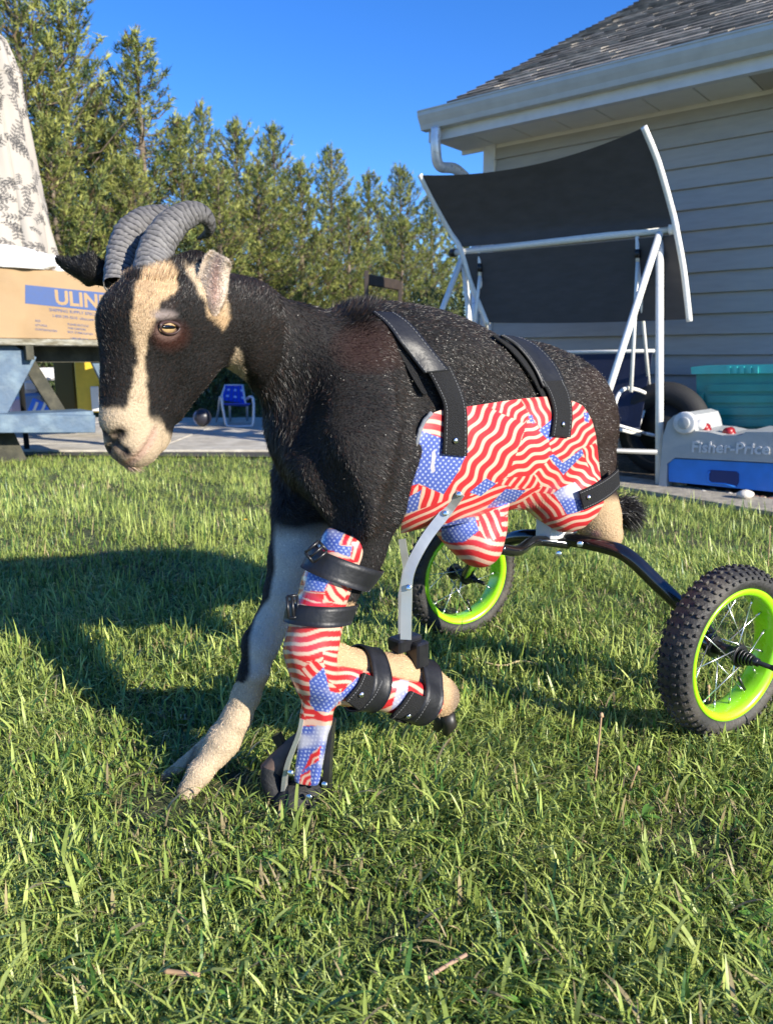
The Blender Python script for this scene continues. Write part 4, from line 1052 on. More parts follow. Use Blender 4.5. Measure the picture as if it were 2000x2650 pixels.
# ---- eyes
m_eye = mat('goat_iris', (.42, .28, .13), .08, noise=.25, nscale=90, coat=1.0)
m_pup = mat('goat_pupil', (.003, .003, .003), .05, coat=1.0)
def ellipsoid_mesh(name, c, r_, Rm, n=24, m=None, parent=None):
    V = []; F = []
    for j in range(n + 1):
        th = math.pi * j / n
        for i in range(n * 2):
            ph = math.pi * i / n; V.append((math.sin(th) * math.cos(ph), math.sin(th) * math.sin(ph), math.cos(th)))
    V = np.array(V) * np.array(r_) @ np.array(Rm) + np.array(c)
    for j in range(n):
        for i in range(n * 2): F.append((j * 2 * n + i, j * 2 * n + (i + 1) % (2 * n), (j + 1) * 2 * n + (i + 1) % (2 * n), (j + 1) * 2 * n + i))
    return link(name, npmesh(name, V, F, smooth=True), parent, m)
for s in (-1, 1):
    e = ellipsoid_mesh('eye', H(s * .0425, .092, .001), (.0128, .0160, .0100), eye_axes(s), 20, m_eye, goat)
    # pupil bar: horizontal slot lying on the ball
    X_ = RH[0] * s; up_ = np.array([0, 0, 1.0]); hz = np.cross(up_, X_); hz /= np.linalg.norm(hz); up2 = np.cross(X_, hz)
    ellipsoid_mesh('pupil', np.array(H(s * .0521, .0925, .0022)), (.0042, .0112, .0031), np.stack([X_, hz, up2]), 12, m_pup, e)
    # lids: half rings of skin around the ball
    P_ = []
    for a_ in np.linspace(0, 2 * math.pi, 29):
        q = H(s * .0425, .092, .001) + X_ * (.0105 + .001 * math.cos(2 * a_)) + hz * math.cos(a_) * .0155 + up2 * (math.sin(a_) * (.0058 if math.sin(a_) > 0 else .0080))
        P_.append(Vector(q))
    mb = MB(); mb.tube(P_, [.0023 if 0 < i_ < 14 else .0014 for i_ in range(len(P_))], 8); mb.build('eyelid', mat('eyelid_skin', (.045, .022, .018), .5), goat)
# ---- ears
rg_e = np.random.default_rng(31)
def ear(side):
    if side > 0:   # near ear, pale lining to the camera, tip folded
        rows = [[(530, 825, 1.01), (540, 840, 1.0), (556, 848, .99), (570, 835, 1.0), (576, 815, 1.01)],
                [(518, 795, .985), (530, 806, .975), (548, 812, .968), (568, 803, .970), (582, 785, .985)],
                [(510, 765, .972), (524, 775, .968), (548, 782, .962), (575, 780, .964), (588, 760, .972)],
                [(512, 725, .965), (522, 735, .966), (548, 745, .961), (575, 735, .961), (592, 715, .970)],
                [(520, 690, .960), (532, 695, .964), (553, 700, .960), (578, 700, .958), (596, 695, .966)],
                [(530, 668, .957), (540, 668, .963), (560, 672, .960), (582, 680, .955), (597, 688, .960)],
                [(545, 652, .957), (552, 655, .962), (567, 662, .960), (584, 672, .955), (595, 684, .957)]]
    else:
        rows = [[(285, 690, 1.03), (283, 710, 1.02), (280, 730, 1.015), (278, 745, 1.02)],
                [(255, 668, 1.035), (252, 695, 1.015), (250, 725, 1.01), (250, 738, 1.02)],
                [(238, 652, 1.04), (225, 690, 1.015), (222, 720, 1.01), (228, 742, 1.03)],
                [(200, 665, 1.045), (195, 690, 1.02), (195, 712, 1.02), (210, 728, 1.04)],
                [(170, 668, 1.05), (165, 682, 1.035), (168, 700, 1.035), (185, 712, 1.05)],
                [(148, 668, 1.055), (146, 674, 1.05), (150, 684, 1.05), (160, 692, 1.055)]]
    Mx = [smooth_path([A(*p) for p in r_], 4) for r_ in rows]; cols = len(Mx[0])
    cs = [smooth_path([Mx[i][j] for i in range(len(rows))], 4) for j in range(cols)]; nr = len(cs[0])
    V = [cs[j][i] for i in range(nr) for j in range(cols)]; F = []
    for i in range(nr - 1):
        for j in range(cols - 1): F.append((i * cols + j, i * cols + j + 1, (i + 1) * cols + j + 1, (i + 1) * cols + j))
    n0 = len(V); bk_ = Vector((.25, .95, .1)).normalized() * .0045; th = []
    for i in range(nr):
        for j in range(cols):
            e_ = min(j, cols - 1 - j, nr - 1 - i) ; th.append(V[i * cols + j] + bk_ * min(1, .25 + e_ * .4))
    V2 = V + th; F2 = F + [tuple(q + n0 for q in f[::-1]) for f in F]
    rim_ = [i * cols for i in range(nr)] + [(nr - 1) * cols + j for j in range(1, cols)] + [i * cols + cols - 1 for i in range(nr - 2, -1, -1)] + [j for j in range(cols - 2, 0, -1)]
    for a_, b_ in zip(rim_, rim_[1:] + rim_[:1]): F2.append((a_, a_ + n0, b_ + n0, b_))
    V2 = np.array([tuple(v) for v in V2]); C_ = np.zeros((len(V2), 3))
    if side > 0:
        uu = np.tile(np.linspace(-1, 1, cols), nr); vv = np.repeat(np.linspace(0, 1, nr), cols)
        f_ = np.array([.78, .66, .54])[None] + (np.array([.62, .42, .34]) - np.array([.78, .66, .54]))[None] * (np.exp(-((uu - .1) / .25) ** 2) * np.sin(vv * 3.1))[:, None]
        f_ = f_ * (1 - .12 * np.abs(np.sin(uu * 9 + vv * 2)))[:, None]; C_[:n0] = f_; C_[n0:] = TAN * .5
        C_ = np.clip(C_, 0, 1)
    else: C_[:] = BLACK
    me = npmesh('ear', V2, [f for f in F2], C_, True); o = link('ear', me, goat, m_hide); return V2[:n0], F, C_[:n0]
ear_data = [ear(1), ear(-1)]
fe = []
for Ve, Fe, Ce in ear_data:
    n_ = 9000; Te = np.array([[f[0], f[1], f[2]] for f in Fe] + [[f[0], f[2], f[3]] for f in Fe]); i_ = rg_e.integers(0, len(Te), n_); u_, v_ = rg_e.random((2, n_)); fl_ = u_ + v_ > 1; u_[fl_] = 1 - u_[fl_]; v_[fl_] = 1 - v_[fl_]
    Pe = Ve[Te[i_, 0]] * (1 - u_ - v_)[:, None] + Ve[Te[i_, 1]] * u_[:, None] + Ve[Te[i_, 2]] * v_[:, None]
    Ne = np.cross(Ve[Te[i_, 1]] - Ve[Te[i_, 0]], Ve[Te[i_, 2]] - Ve[Te[i_, 0]]); Ne /= np.linalg.norm(Ne, axis=1)[:, None] + 1e-9; tc_ = np.array([0, 0, CAM_H]) - Pe; Ne *= np.sign((Ne * tc_).sum(1))[:, None]
    d_ = Ne * .45 + np.array([0, 0, .9]) + rg_e.normal(size=(n_, 3)) * .35; d_ /= np.linalg.norm(d_, axis=1)[:, None]; s_ = np.cross(d_, Ne); s_ /= np.linalg.norm(s_, axis=1)[:, None] + 1e-9
    fe.append((np.stack([Pe - s_ * .0004, Pe + s_ * .0004, Pe + d_ * rg_e.uniform(.002, .006, n_)[:, None]], 1).reshape(-1, 3), np.repeat(Ce[Te[i_, 0]] * rg_e.uniform(.7, 1.2, (n_, 1)), 3, axis=0)))
Vq = np.concatenate([a for a, b in fe]); tag(link('ear_hair', npmesh('ear_hair', Vq, np.arange(len(Vq)).reshape(-1, 3), np.concatenate([b for a, b in fe])), goat, m_coat), kind='stuff')
# ---- horns: ringed, tapering, fibrous
m_horn = bpy.data.materials.new('horn'); m_horn.use_nodes = True
t = m_horn.node_tree; N = t.nodes; L = t.links; b = N['Principled BSDF']; b.inputs['Roughness'].default_value = .62
a = N.new('ShaderNodeAttribute'); a.attribute_name = 'col'; n = N.new('ShaderNodeTexNoise'); n.inputs['Scale'].default_value = 160; n.inputs['Detail'].default_value = 6
tc = N.new('ShaderNodeTexCoord'); L.new(tc.outputs['Object'], n.inputs['Vector'])
mr = N.new('ShaderNodeMapRange'); mr.inputs['To Min'].default_value = .55; mr.inputs['To Max'].default_value = 1.35; L.new(n.outputs[0], mr.inputs[0])
vm = N.new('ShaderNodeVectorMath'); vm.operation = 'SCALE'; L.new(a.outputs['Color'], vm.inputs[0]); L.new(mr.outputs[0], vm.inputs['Scale']); L.new(vm.outputs[0], b.inputs['Base Color'])
bp_ = N.new('ShaderNodeBump'); bp_.inputs['Strength'].default_value = .5; bp_.inputs['Distance'].default_value = .004; L.new(n.outputs[0], bp_.inputs['Height']); L.new(bp_.outputs[0], b.inputs['Normal'])
def horn(pts, wide, nrings, seed):
    P = smooth_path([A(*p[:3]) for p in pts], 26); rad = smooth_vals([PR_(p[3], p[2]) for p in pts], 26); m = len(P)
    T = [(P[min(i + 1, m - 1)] - P[max(i - 1, 0)]).normalized() for i in range(m)]
    u = Vector(tuple(BN)); NU = 40; V = []; C_ = []; s_ = 0; rn_ = np.random.default_rng(seed)
    tot = sum((P[i + 1] - P[i]).length for i in range(m - 1)); F = []
    jit = [rn_.uniform(-.25, .25) for _ in range(nrings + 3)]
    for i in range(m):
        if i: s_ += (P[i] - P[i - 1]).length
        u = (u - T[i] * u.dot(T[i])).normalized(); v = T[i].cross(u)
        for k in range(NU):
            a_ = 2 * math.pi * k / NU
            ph = (s_ / tot) ** .88 * nrings + .35 * math.sin(a_ * 2 + seed) + .12 * math.sin(a_ * 5 + s_ * 90)
            ph += jit[int(ph) % len(jit)] * .4
            saw = ph % 1.0; ridge = (saw ** .6 - .55) * (1 - (s_ / tot) * .75)
            deep = 1 if saw > .12 else saw / .12
            r_ = rad[i] * (1 + (.12 + .04 * math.sin(a_ * 3 + ph * .9)) * ridge) * (1 + .018 * math.sin(a_ * 7 + s_ * 300) + .02 * math.sin(a_ * 4 - s_ * 170 + 2) + .012 * math.sin(a_ * 13 + s_ * 610))
            q = P[i] + (u * math.cos(a_) * wide + v * math.sin(a_)) * r_; V.append(tuple(q))
            g_ = (.03 + .225 * max(0, ridge + .40)) * (.12 + .88 * min(1, saw / .26) ** 1.5) * (1 - .55 * (s_ / tot) ** 2); C_.append((g_ * 1.03, g_ * .98, g_ * .94))
    for i in range(m - 1):
        for k in range(NU): F.append((i * NU + k, i * NU + (k + 1) % NU, (i + 1) * NU + (k + 1) % NU, (i + 1) * NU + k))
    me = npmesh('horn', V, F, np.array(C_), True); return link('horn', me, goat, m_horn)
horn([(385, 745, .955, 46), (392, 708, .962, 46), (400, 662, .98, 44), (425, 608, 1.0, 41), (470, 563, 1.03, 35), (515, 551, 1.055, 28), (541, 572, 1.07, 20), (540, 600, 1.085, 14), (512, 618, 1.10, 3)], .85, 27, 1)
horn([(308, 745, .985, 38), (310, 708, 1.0, 38), (314, 665, 1.02, 37), (335, 605, 1.05, 37), (380, 568, 1.085, 33), (430, 560, 1.12, 27), (462, 580, 1.15, 19), (466, 610, 1.165, 11), (450, 630, 1.17, 3)], .85, 25, 2)
# ---- hooves
m_hoof = mat('hoof_horn', (.13, .105, .08), .55, noise=.3, nscale=40, bump=.3, bscale=90)
def hoofm(name, p, d_, w_, l_, h_, m=m_hoof):
    d_ = Vector(d_).normalized(); s_ = d_.cross(Zv).normalized(); u_ = s_.cross(d_)
    V = [(-.6, -.5, 0), (-.6, .5, 0), (.2, .5, 0), (1, .12, 0), (1, -.12, 0), (.2, -.5, 0)]; W2 = [(-.55, -.42, 1), (-.55, .42, 1), (.1, .4, .9), (.55, .1, .55), (.55, -.1, .55), (.1, -.4, .9)]
    Q = [Vector(p) + d_ * (a_ * l_) + s_ * (b_ * w_) + u_ * (c_ * h_) for a_, b_, c_ in V + W2]
    mb = MB(); mb.add(Q, [(5, 4, 3, 2, 1, 0), (6, 7, 8, 9, 10, 11)] + [(i, (i + 1) % 6, 6 + (i + 1) % 6, 6 + i) for i in range(6)]); return mb.build(name, m, goat)
tw = Vector(tuple(-BD)) + Vector((-.2, -.3, 0))
for (q0, q1, q2, r0_) in ((A(498, 2022, 1.193), A(482, 2052, 1.188), A(470, 2070, 1.184), 24), (A(452, 1994, 1.235), A(430, 2010, 1.235), A(414, 2022, 1.235), 14)):
    mb = MB(); w_ = PR_(r0_, 1.2); mb.tube([Vector(q0), Vector(q0) * .5 + Vector(q1) * .5, Vector(q1), Vector(q2)], [w_ * .96, w_ * 1.04, w_ * .92, w_ * .35], 12); mb.build('hoof', m_hoof, goat)
hb = A(1140, 1838, 1.285); dn = Vector((.25, .15, -1)).normalized()
for k in (0, 1):
    mb = MB(); p = Vector(hb) + Vector((.014 * k - .004, -.014 * k, 0)); mb.tube([p, p + dn * .022, p + dn * .040 + Vector((-.012, 0, 0))], [.012, .012, .006], 8); mb.build('hoof', mat('dark_hoof', (.02, .018, .015), .45), goat)

# ---- fur strands
def sample_tris(V, F, dens_fn, n, rng):
    F = np.asarray(F); T3 = np.concatenate([F[:, [0, 1, 2]], F[:, [0, 2, 3]]])
    a_, b_, c_ = V[T3[:, 0]], V[T3[:, 1]], V[T3[:, 2]]; ar = np.linalg.norm(np.cross(b_ - a_, c_ - a_), axis=1) * dens_fn((a_ + b_ + c_) / 3)
    i = rng.choice(len(T3), n, p=ar / ar.sum()); u, v = rng.random((2, n)); f_ = u + v > 1; u[f_] = 1 - u[f_]; v[f_] = 1 - v[f_]
    return a_[i] + (b_[i] - a_[i]) * u[:, None] + (c_[i] - a_[i]) * v[:, None]
rg = np.random.default_rng(21)
def dens(P):
    px, py, D = proj(P); L = (P - HO) @ RH.T
    d_ = np.ones(len(P)); hd = np.linalg.norm(P - H(0, .09, -.03), axis=1) < .18; d_[hd] = 2.6
    d_ *= np.where((sdf_dot(P) > -.1), 1, .18); d_[(P[:, 2] < .45) & (P[:, 1] < 1.35)] *= 1.4
    return d_
def sdf_dot(P):
    g_ = sdf_grad(P, G); v_ = np.array([0, 0, CAM_H]) - P; v_ /= np.linalg.norm(v_, axis=1)[:, None]; return (g_ * v_).sum(1)
NF = 420000
FP_ = sample_tris(GV, GF, dens, NF, rg)
FNm = sdf_grad(FP_, G)
Lh = (FP_ - HO) @ RH.T; headm = (np.linalg.norm(FP_ - H(0, .09, -.03), axis=1) < .17) & (Lh[:, 1] > -.02)
flow = np.tile(BD * .85 - BU * .55, (NF, 1))
pxf, pyf, Df = proj(FP_)
neckm = (~headm) & (pxf < 800) & (pyf < 1150)
flow[neckm] = np.array([.35, .25, -.85])
legm = FP_[:, 2] < .42; flow[legm & (FP_[:, 1] < 1.45)] = np.array([0.03, .03, -1])
nearfold = legm & (pyf > 1640) & (pxf > 850) & (Df > 1.1) & (Df < 1.4) & (pyf < 1900) & (pxf > 800); flow[nearfold] = np.array([.75, .6, -.1])
flow[headm] = -HY * .95 + np.array([0, 0, 0])
muz = headm & (Lh[:, 1] > .19); 
flow += np.stack([vnoise(FP_, 30, 11), vnoise(FP_, 30, 12), vnoise(FP_, 30, 13)], 1) * .28
tg = flow - FNm * (flow * FNm).sum(1)[:, None]; tg /= np.linalg.norm(tg, axis=1)[:, None] + 1e-9
hd_ = np.clip((np.linalg.norm(FP_ - H(0, .09, -.03), axis=1) - .10) / .12, 0, 1); ln = .0050 + .0022 * hd_; ln[muz] = .0028; ln[legm] = .0042
e_ = np.linalg.norm((Lh - np.array([1, 0, 0]) * 0) * np.array([1, 1, 1]) - np.array([.055, .092, .001]), axis=1); ln[headm & (e_ < .022)] = .0018
cw = np.exp(-((pxf - 925) / 38) ** 2) * ramp(.69, .73, FP_[:, 2]); crest = rg.random(NF) < cw; ln[crest] = .013
HB = [A(392, 690, .95), A(312, 690, .98)]; dHB = np.minimum(np.linalg.norm(FP_ - HB[0], axis=1), np.linalg.norm(FP_ - HB[1], axis=1)); hbm = headm & (dHB < .040); ln[hbm] = .012
chest = (~headm) & (pxf < 760) & (pyf > 950) & (pyf < 1330); ln[chest] = .013
ln *= rg.uniform(.6, 1.3, NF)
lift = np.full(NF, .20); lift[crest] = 1.3; lift[headm] = .28; lift[hbm] = .8; lift[legm] = .22
dr = tg + FNm * (lift * rg.uniform(.4, 1.5, NF))[:, None] + rg.normal(size=(NF, 3)) * .16; dr /= np.linalg.norm(dr, axis=1)[:, None]
sd = np.cross(dr, FNm + rg.normal(size=(NF, 3)) * .7); sd /= np.linalg.norm(sd, axis=1)[:, None] + 1e-9
wd_ = np.where(headm, .00036, .00048)[:, None]; wd_ = wd_ * rg.uniform(.7, 1.3, (NF, 1))
fc = coat_color(FP_) * rg.uniform(.55, 1.45, (NF, 1)) * (1 + .22 * vnoise(FP_, 240, 31)[:, None] + .12 * vnoise(FP_, 70, 32)[:, None])
blackm = fc.max(1) < .05
fleck = blackm & (rg.random(NF) < .018 + .03 * (vnoise(FP_, 25, 4) > .35)); fc[fleck] = np.array([.12, .11, .10]) * rg.uniform(.6, 1.5, (fleck.sum(), 1)); ln[fleck] *= .5
brn = blackm & (rg.random(NF) < .2); fc[brn] = np.array([.045, .025, .018])
r0 = FP_ - FNm * .0006
V = np.stack([r0 - sd * wd_, r0 + sd * wd_, r0 + dr * ln[:, None]], 1).reshape(-1, 3)
me = npmesh('coat', V, np.arange(3 * NF).reshape(-1, 3), np.repeat(fc, 3, axis=0)); o = link('coat', me, goat, m_coat); tag(o, kind='stuff')
# dandruff and chaff flecks caught in the coat
nf = 2600; P_ = sample_tris(GV, GF, lambda q: (sdf_dot(q) > 0) * ((q[:, 2] > .42)) * (1 + 14 * (proj(q)[0] > 1050)) * ((proj(q)[0] > 600) + .2), nf, rg)
ok = (coat_color(P_).max(1) < .06); P_ = P_[ok]; nf = len(P_); q_ = sdf_grad(P_, G); P_ = P_ + q_ * .0045; a_ = rg.normal(size=(nf, 3)); a_ /= np.linalg.norm(a_, axis=1)[:, None]; b_ = np.cross(a_, q_)
s_ = (.0008 * rg.uniform(.4, 1.5, nf))[:, None]
V = np.stack([P_ - a_ * s_, P_ + a_ * s_, P_ + b_ * s_ * 1.3], 1).reshape(-1, 3)
o = link('chaff', npmesh('chaff', V, np.arange(3 * nf).reshape(-1, 3)), goat, mat('chaff_flecks', (.34, .32, .28), .8)); tag(o, kind='stuff')
# tail tuft: long black hair
nt_ = 5000; tb = A(1600, 1320, 1.60); r_ = np.random.default_rng(8)
d0 = np.array([.9, .25, -.15]) + r_.normal(size=(nt_, 3)) * np.array([.30, .30, .36]); d0 /= np.linalg.norm(d0, axis=1)[:, None]
L_ = r_.uniform(.022, .055, nt_)[:, None]; rt_ = tb + r_.normal(size=(nt_, 3)) * .009; s_ = np.cross(d0, r_.normal(size=(nt_, 3))); s_ /= np.linalg.norm(s_, axis=1)[:, None]
mid = rt_ + d0 * L_ * .55; tip = mid + (d0 + np.array([0, 0, -.5])) * L_ * .5
V = np.stack([rt_ - s_ * .0008, rt_ + s_ * .0008, mid + s_ * .0006, mid - s_ * .0006, tip], 1).reshape(-1, 3); b5 = np.arange(nt_)[:, None] * 5
F = np.concatenate([b5 + np.array([0, 1, 2]), b5 + np.array([0, 2, 3]), b5 + np.array([3, 2, 4])])
o = link('tail', npmesh('tail', V, F, np.tile(BLACK * 1.2, (nt_ * 5, 1))), goat, m_coat); tag(o, kind='stuff')
# ================================================================== ORTHOTICS AND CART
# trunk brace: its own smooth form around the trunk, plus the two cups
Bp = [p for p in G[:6]]
CUP = chain([(1145, 1340, 1.345, 34), (1195, 1372, 1.335, 44), (1240, 1408, 1.33, 44)], .02) + chain([(1240, 1408, 1.33, 44), (1262, 1360, 1.345, 32), (1285, 1300, 1.37, 28)], .03) + chain([(1190, 1340, 1.345, 40), (1200, 1290, 1.36, 50)], .03)
REAR = [ell(A(1470, 1290, 1.53), (.075, .055, .062), RB, .04)]
BEL = [ell(A(1290, 1170, 1.44), (.15, .10, .105), RB, .05), ell(A(1100, 1190, 1.31), (.13, .105, .12), RB, .05)]
SH = Bp + BEL + REAR + FUR
def grid_up(P, nu, nv, fu, fv):
    """bilinear refinement of a (nv,nu,k) grid"""
    k = P.shape[-1]; P = P.reshape(nv, nu, k); u = np.linspace(0, nu - 1, (nu - 1) * fu + 1); v = np.linspace(0, nv - 1, (nv - 1) * fv + 1)
    iu = np.minimum(u.astype(int), nu - 2); fu_ = (u - iu)[None, :, None]; iv = np.minimum(v.astype(int), nv - 2); fv_ = (v - iv)[:, None, None]
    a_ = P[iv][:, iu]; b_ = P[iv][:, iu + 1]; c_ = P[iv + 1][:, iu]; d_ = P[iv + 1][:, iu + 1]
    return (a_ * (1 - fu_) + b_ * fu_) * (1 - fv_) + (c_ * (1 - fu_) + d_ * fu_) * fv_
def sheet(name, P, nu, nv, thick, colors, m, parent, back=(.05, .05, .055), nrm=None):
    """P (nv*nu,3) outer face; gives it thickness inwards"""
    P = P.reshape(nv, nu, 3); du = np.gradient(P, axis=1); dv = np.gradient(P, axis=0); n_ = np.cross(du, dv); n_ /= np.linalg.norm(n_, axis=2)[..., None] + 1e-12
    c_ = np.array([0, 0, CAM_H]) - P
    if (n_ * c_).sum(2).mean() < 0: n_ = -n_; flip = True
    else: flip = False
    Q = P - n_ * thick; n0 = nu * nv; V = np.concatenate([P.reshape(-1, 3), Q.reshape(-1, 3)])
    i, j = np.meshgrid(np.arange(nu - 1), np.arange(nv - 1)); a_ = (j * nu + i).ravel(); F = np.stack([a_, a_ + 1, a_ + nu + 1, a_ + nu], 1)
    if flip: F = F[:, ::-1]
    rim_ = np.concatenate([np.arange(nu), nu * np.arange(1, nv) + nu - 1, (nv - 1) * nu + np.arange(nu - 2, -1, -1), nu * np.arange(nv - 2, 0, -1)])
    r2 = np.roll(rim_, -1); RF = np.stack([rim_, rim_ + n0, r2 + n0, r2], 1); RF = RF if not flip else RF[:, ::-1]
    FF = np.concatenate([F, F[:, ::-1] + n0, RF])
    C_ = None
    if colors is not None: C_ = np.concatenate([colors.reshape(-1, 3), np.tile(np.array(back), (n0, 1))])
    me = npmesh(name, V, FF, C_, True)
    return link(name, me, parent, m)
RED = np.array([.50, .022, .028]); CRM = np.array([.60, .39, .29]); BLU = np.array([.060, .095, .33]); WHT = np.array([.38, .43, .60])
def poly_c(pts, ox, oy, s): return [(ox + a * s, oy + b * s) for a, b in pts]
def flag(px, py, patches, base):
    """flag print: patches of wavy stripes and of starred blue laid over one another"""
    C_ = np.zeros((len(px), 3)); n_ = vnoise(np.stack([px, py, px * 0], 1) * .02, 2.0, 5)
    def stripes(idx, ang, per, ph, amp=4.0, wl=46.0, red=.60):
        ca, sa = math.cos(ang), math.sin(ang); x = px[idx] * ca + py[idx] * sa; y = -px[idx] * sa + py[idx] * ca
        y = y + amp * .62 * np.sin(x / wl * 6.283 * .85 + ph * 3) + 2.4 * np.sin(x / wl * 2.2 + ph)
        f_ = ((y / per + ph) % 1.0); e = np.clip((np.abs(f_ - .5) - red / 2) * per / 1.6 + .5, 0, 1)
        C_[idx] = RED * (1 - e)[:, None] + CRM * e[:, None]
    def stars(idx, ang, sp, ph, wash=0.0):
        ca, sa = math.cos(ang), math.sin(ang); x = px[idx] * ca + py[idx] * sa; y = -px[idx] * sa + py[idx] * ca
        row = np.floor(y / (sp * .6)); xx = (x + (row % 2) * sp / 2) % sp - sp / 2; yy = y - (row + .5) * sp * .6
        r_ = np.hypot(xx, yy); an = np.arctan2(yy, xx); rs_ = sp * (.17 + .06 * np.cos(5 * an)); e = np.clip((r_ - rs_) / 1.3 + .5, 0, 1)
        c_ = WHT * (1 - e)[:, None] + BLU * e[:, None]
        if wash: w_ = np.clip(n_[idx] * wash, 0, .75)[:, None]; c_ = c_ * (1 - w_) + np.array([.52, .50, .52]) * w_
        C_[idx] = c_
    stripes(np.ones(len(px), bool), *base)
    for p in patches:
        m_ = inpoly(px, py, p[0])
        if not m_.any(): continue
        if p[1] == 's': stripes(m_, *p[2:])
        elif p[1] == 'b': stars(m_, *p[2:])
        else: C_[m_] = np.array(p[2])
    return C_
m_flag = mat('flag_print_plastic', attr='col', rough=.42, spec=.5, coat=.22, bump=.06, bscale=90)
cart_base = gnd(1400, 1700); cart_base.z = 0
cart = empty('goat_wheelchair', cart_base, 'flag print body brace with straps on a black tube cart with two green rimmed wheels', 'wheelchair')
K = lambda pts: poly_c(pts, 950, 780, .4494)
TOP = K([(205, 1158), (235, 1080), (262, 985), (285, 850), (315, 735), (345, 680), (385, 640), (430, 624), (470, 632), (520, 625), (575, 606), (680, 590), (800, 572), (900, 560), (1000, 550), (1090, 546), (1190, 576), (1235, 596), (1265, 632), (1295, 690), (1315, 770), (1325, 850), (1333, 930), (1342, 1010), (1355, 1090), (1362, 1160)])
BOT = K([(192, 1338), (240, 1328), (300, 1312), (360, 1305), (420, 1300), (480, 1290), (540, 1280), (600, 1268), (660, 1252), (720, 1235), (790, 1210), (850, 1196), (915, 1215), (980, 1255), (1050, 1300), (1110, 1330), (1180, 1330), (1250, 1302), (1320, 1235), (1362, 1165)])
def resample(pts, n):
    P = np.array(pts); d_ = np.r_[0, np.cumsum(np.hypot(*np.diff(P, axis=0).T))]; t_ = np.linspace(0, d_[-1], n); return np.stack([np.interp(t_, d_, P[:, 0]), np.interp(t_, d_, P[:, 1])], 1)
nu, nv = 84, 46
tp_ = resample(TOP, nu); bt_ = resample(BOT, nu)
# blend parameterisations so columns stay upright
tt = np.linspace(0, 1, nu)
vv = np.linspace(0, 1, nv)[:, None, None]; GP = tp_[None] * (1 - vv) + bt_[None] * vv
Pg = raycast(GP[..., 0], GP[..., 1], SH, .009)
fine = grid_up(np.concatenate([Pg.reshape(nv, nu, 3), GP], -1), nu, nv, 5, 6)
nv2, nu2 = fine.shape[:2]; fpx = fine[..., 3].ravel(); fpy = fine[..., 4].ravel()
TP = [(K([(300, 640), (470, 600), (452, 790), (330, 770)]), 's', .15, 27, .2, 3, 60, .60),
      (K([(200, 760), (300, 740), (440, 790), (430, 870), (585, 858), (520, 985), (440, 1112), (300, 1050), (180, 1080)]), 'b', .1, 14, 0, .0),
      (K([(372, 868), (390, 850), (396, 900), (386, 930), (392, 975), (376, 990), (362, 960), (370, 920)]), 'c', (.40, .38, .40)),
      (K([(295, 1055), (440, 1110), (540, 1130), (300, 1270), (290, 1180)]), 's', 1.75, 24, .3, 2, 50, .62),
      (K([(180, 1160), (312, 1085), (292, 1190), (290, 1230), (180, 1260)]), 'b', -.2, 13, 0, .0),
      (K([(1080, 690), (1190, 560), (1345, 640), (1345, 880), (1240, 840), (1100, 930), (1045, 830)]), 's', -.75, 19, .6, 4, 42, .62),
      (K([(870, 545), (1095, 535), (1090, 690), (1000, 735), (930, 640)]), 's', 1.2, 20, .1, 3, 40, .62),
      (K([(640, 570), (870, 545), (940, 660), (900, 700), (760, 640)]), 's', -.95, 21, .4, 5, 40, .62),
      (K([(930, 655), (985, 720), (1045, 800), (1060, 900), (960, 1000), (800, 1020), (850, 900), (900, 760)]), 's', -.35, 22, .1, 5, 44, .62),
      (K([(925, 650), (950, 655), (962, 705), (935, 695)]), 'b', .3, 12, 0),
      (K([(985, 742), (1070, 672), (1080, 775), (1045, 803)]), 'b', .3, 13, 0),
      (K([(960, 1000), (1060, 895), (1140, 1000), (1230, 860), (1345, 860), (1345, 1100), (1100, 1090), (1000, 1060)]), 's', .62, 21, .3, 5, 40, .62),
      (K([(1045, 890), (1075, 880), (1125, 930), (1235, 848), (1258, 855), (1240, 885), (1128, 1000)]), 'b', -.5, 12, 0),
      (K([(1245, 640), (1278, 640), (1275, 700), (1250, 690)]), 'b', -.5, 12, 0),
      (K([(1235, 850), (1345, 800), (1350, 1060), (1290, 1000)]), 's', 1.15, 17, .2, 3, 34, .62),
      (K([(800, 1020), (960, 1000), (1000, 1060), (1100, 1090), (1060, 1110), (900, 1090), (700, 1060)]), 's', -1.1, 17, .2, 2, 50, .62),
      (K([(180, 1240), (440, 1150), (600, 1120), (740, 1050), (900, 1080), (1000, 1070), (920, 1180), (740, 1260), (560, 1270), (340, 1330), (180, 1350)]), 's', -.42, 17, .3, 2, 90, .62),
      (K([(588, 1100), (685, 1018), (742, 1050), (652, 1122)]), 'b', -.5, 12, 0),
      (K([(682, 1192), (798, 1080), (912, 1088), (850, 1152), (760, 1182)]), 'b', -.4, 11, 0),
      (K([(860, 1180), (960, 1100), (1080, 1110), (1150, 1230), (1110, 1340), (960, 1280)]), 's', .95, 20, .5, 3, 60, .62),
      (K([(1070, 1105), (1120, 1070), (1195, 1040), (1255, 1110), (1250, 1200), (1150, 1232), (1110, 1160)]), 'b', .2, 12, 0, 1.6),
      (K([(960, 1270), (1110, 1235), (1240, 1210), (1380, 1130), (1380, 1260), (1150, 1380), (1000, 1340)]), 's', -.35, 18, .1, 3, 60, .62),
      (K([(340, 1300), (420, 1280), (560, 1250), (640, 1235), (790, 1200), (790, 1560), (340, 1560)]), 's', .12, 26, .35, 5, 90, .60),
      (K([(640, 1235), (760, 1190), (780, 1330), (700, 1400), (650, 1320)]), 's', 1.2, 22, .1, 2, 60, .60),
      (K([(425, 1292), (540, 1250), (622, 1238), (642, 1322), (560, 1385), (470, 1392), (430, 1370)]), 'b', .1, 12, 0)]
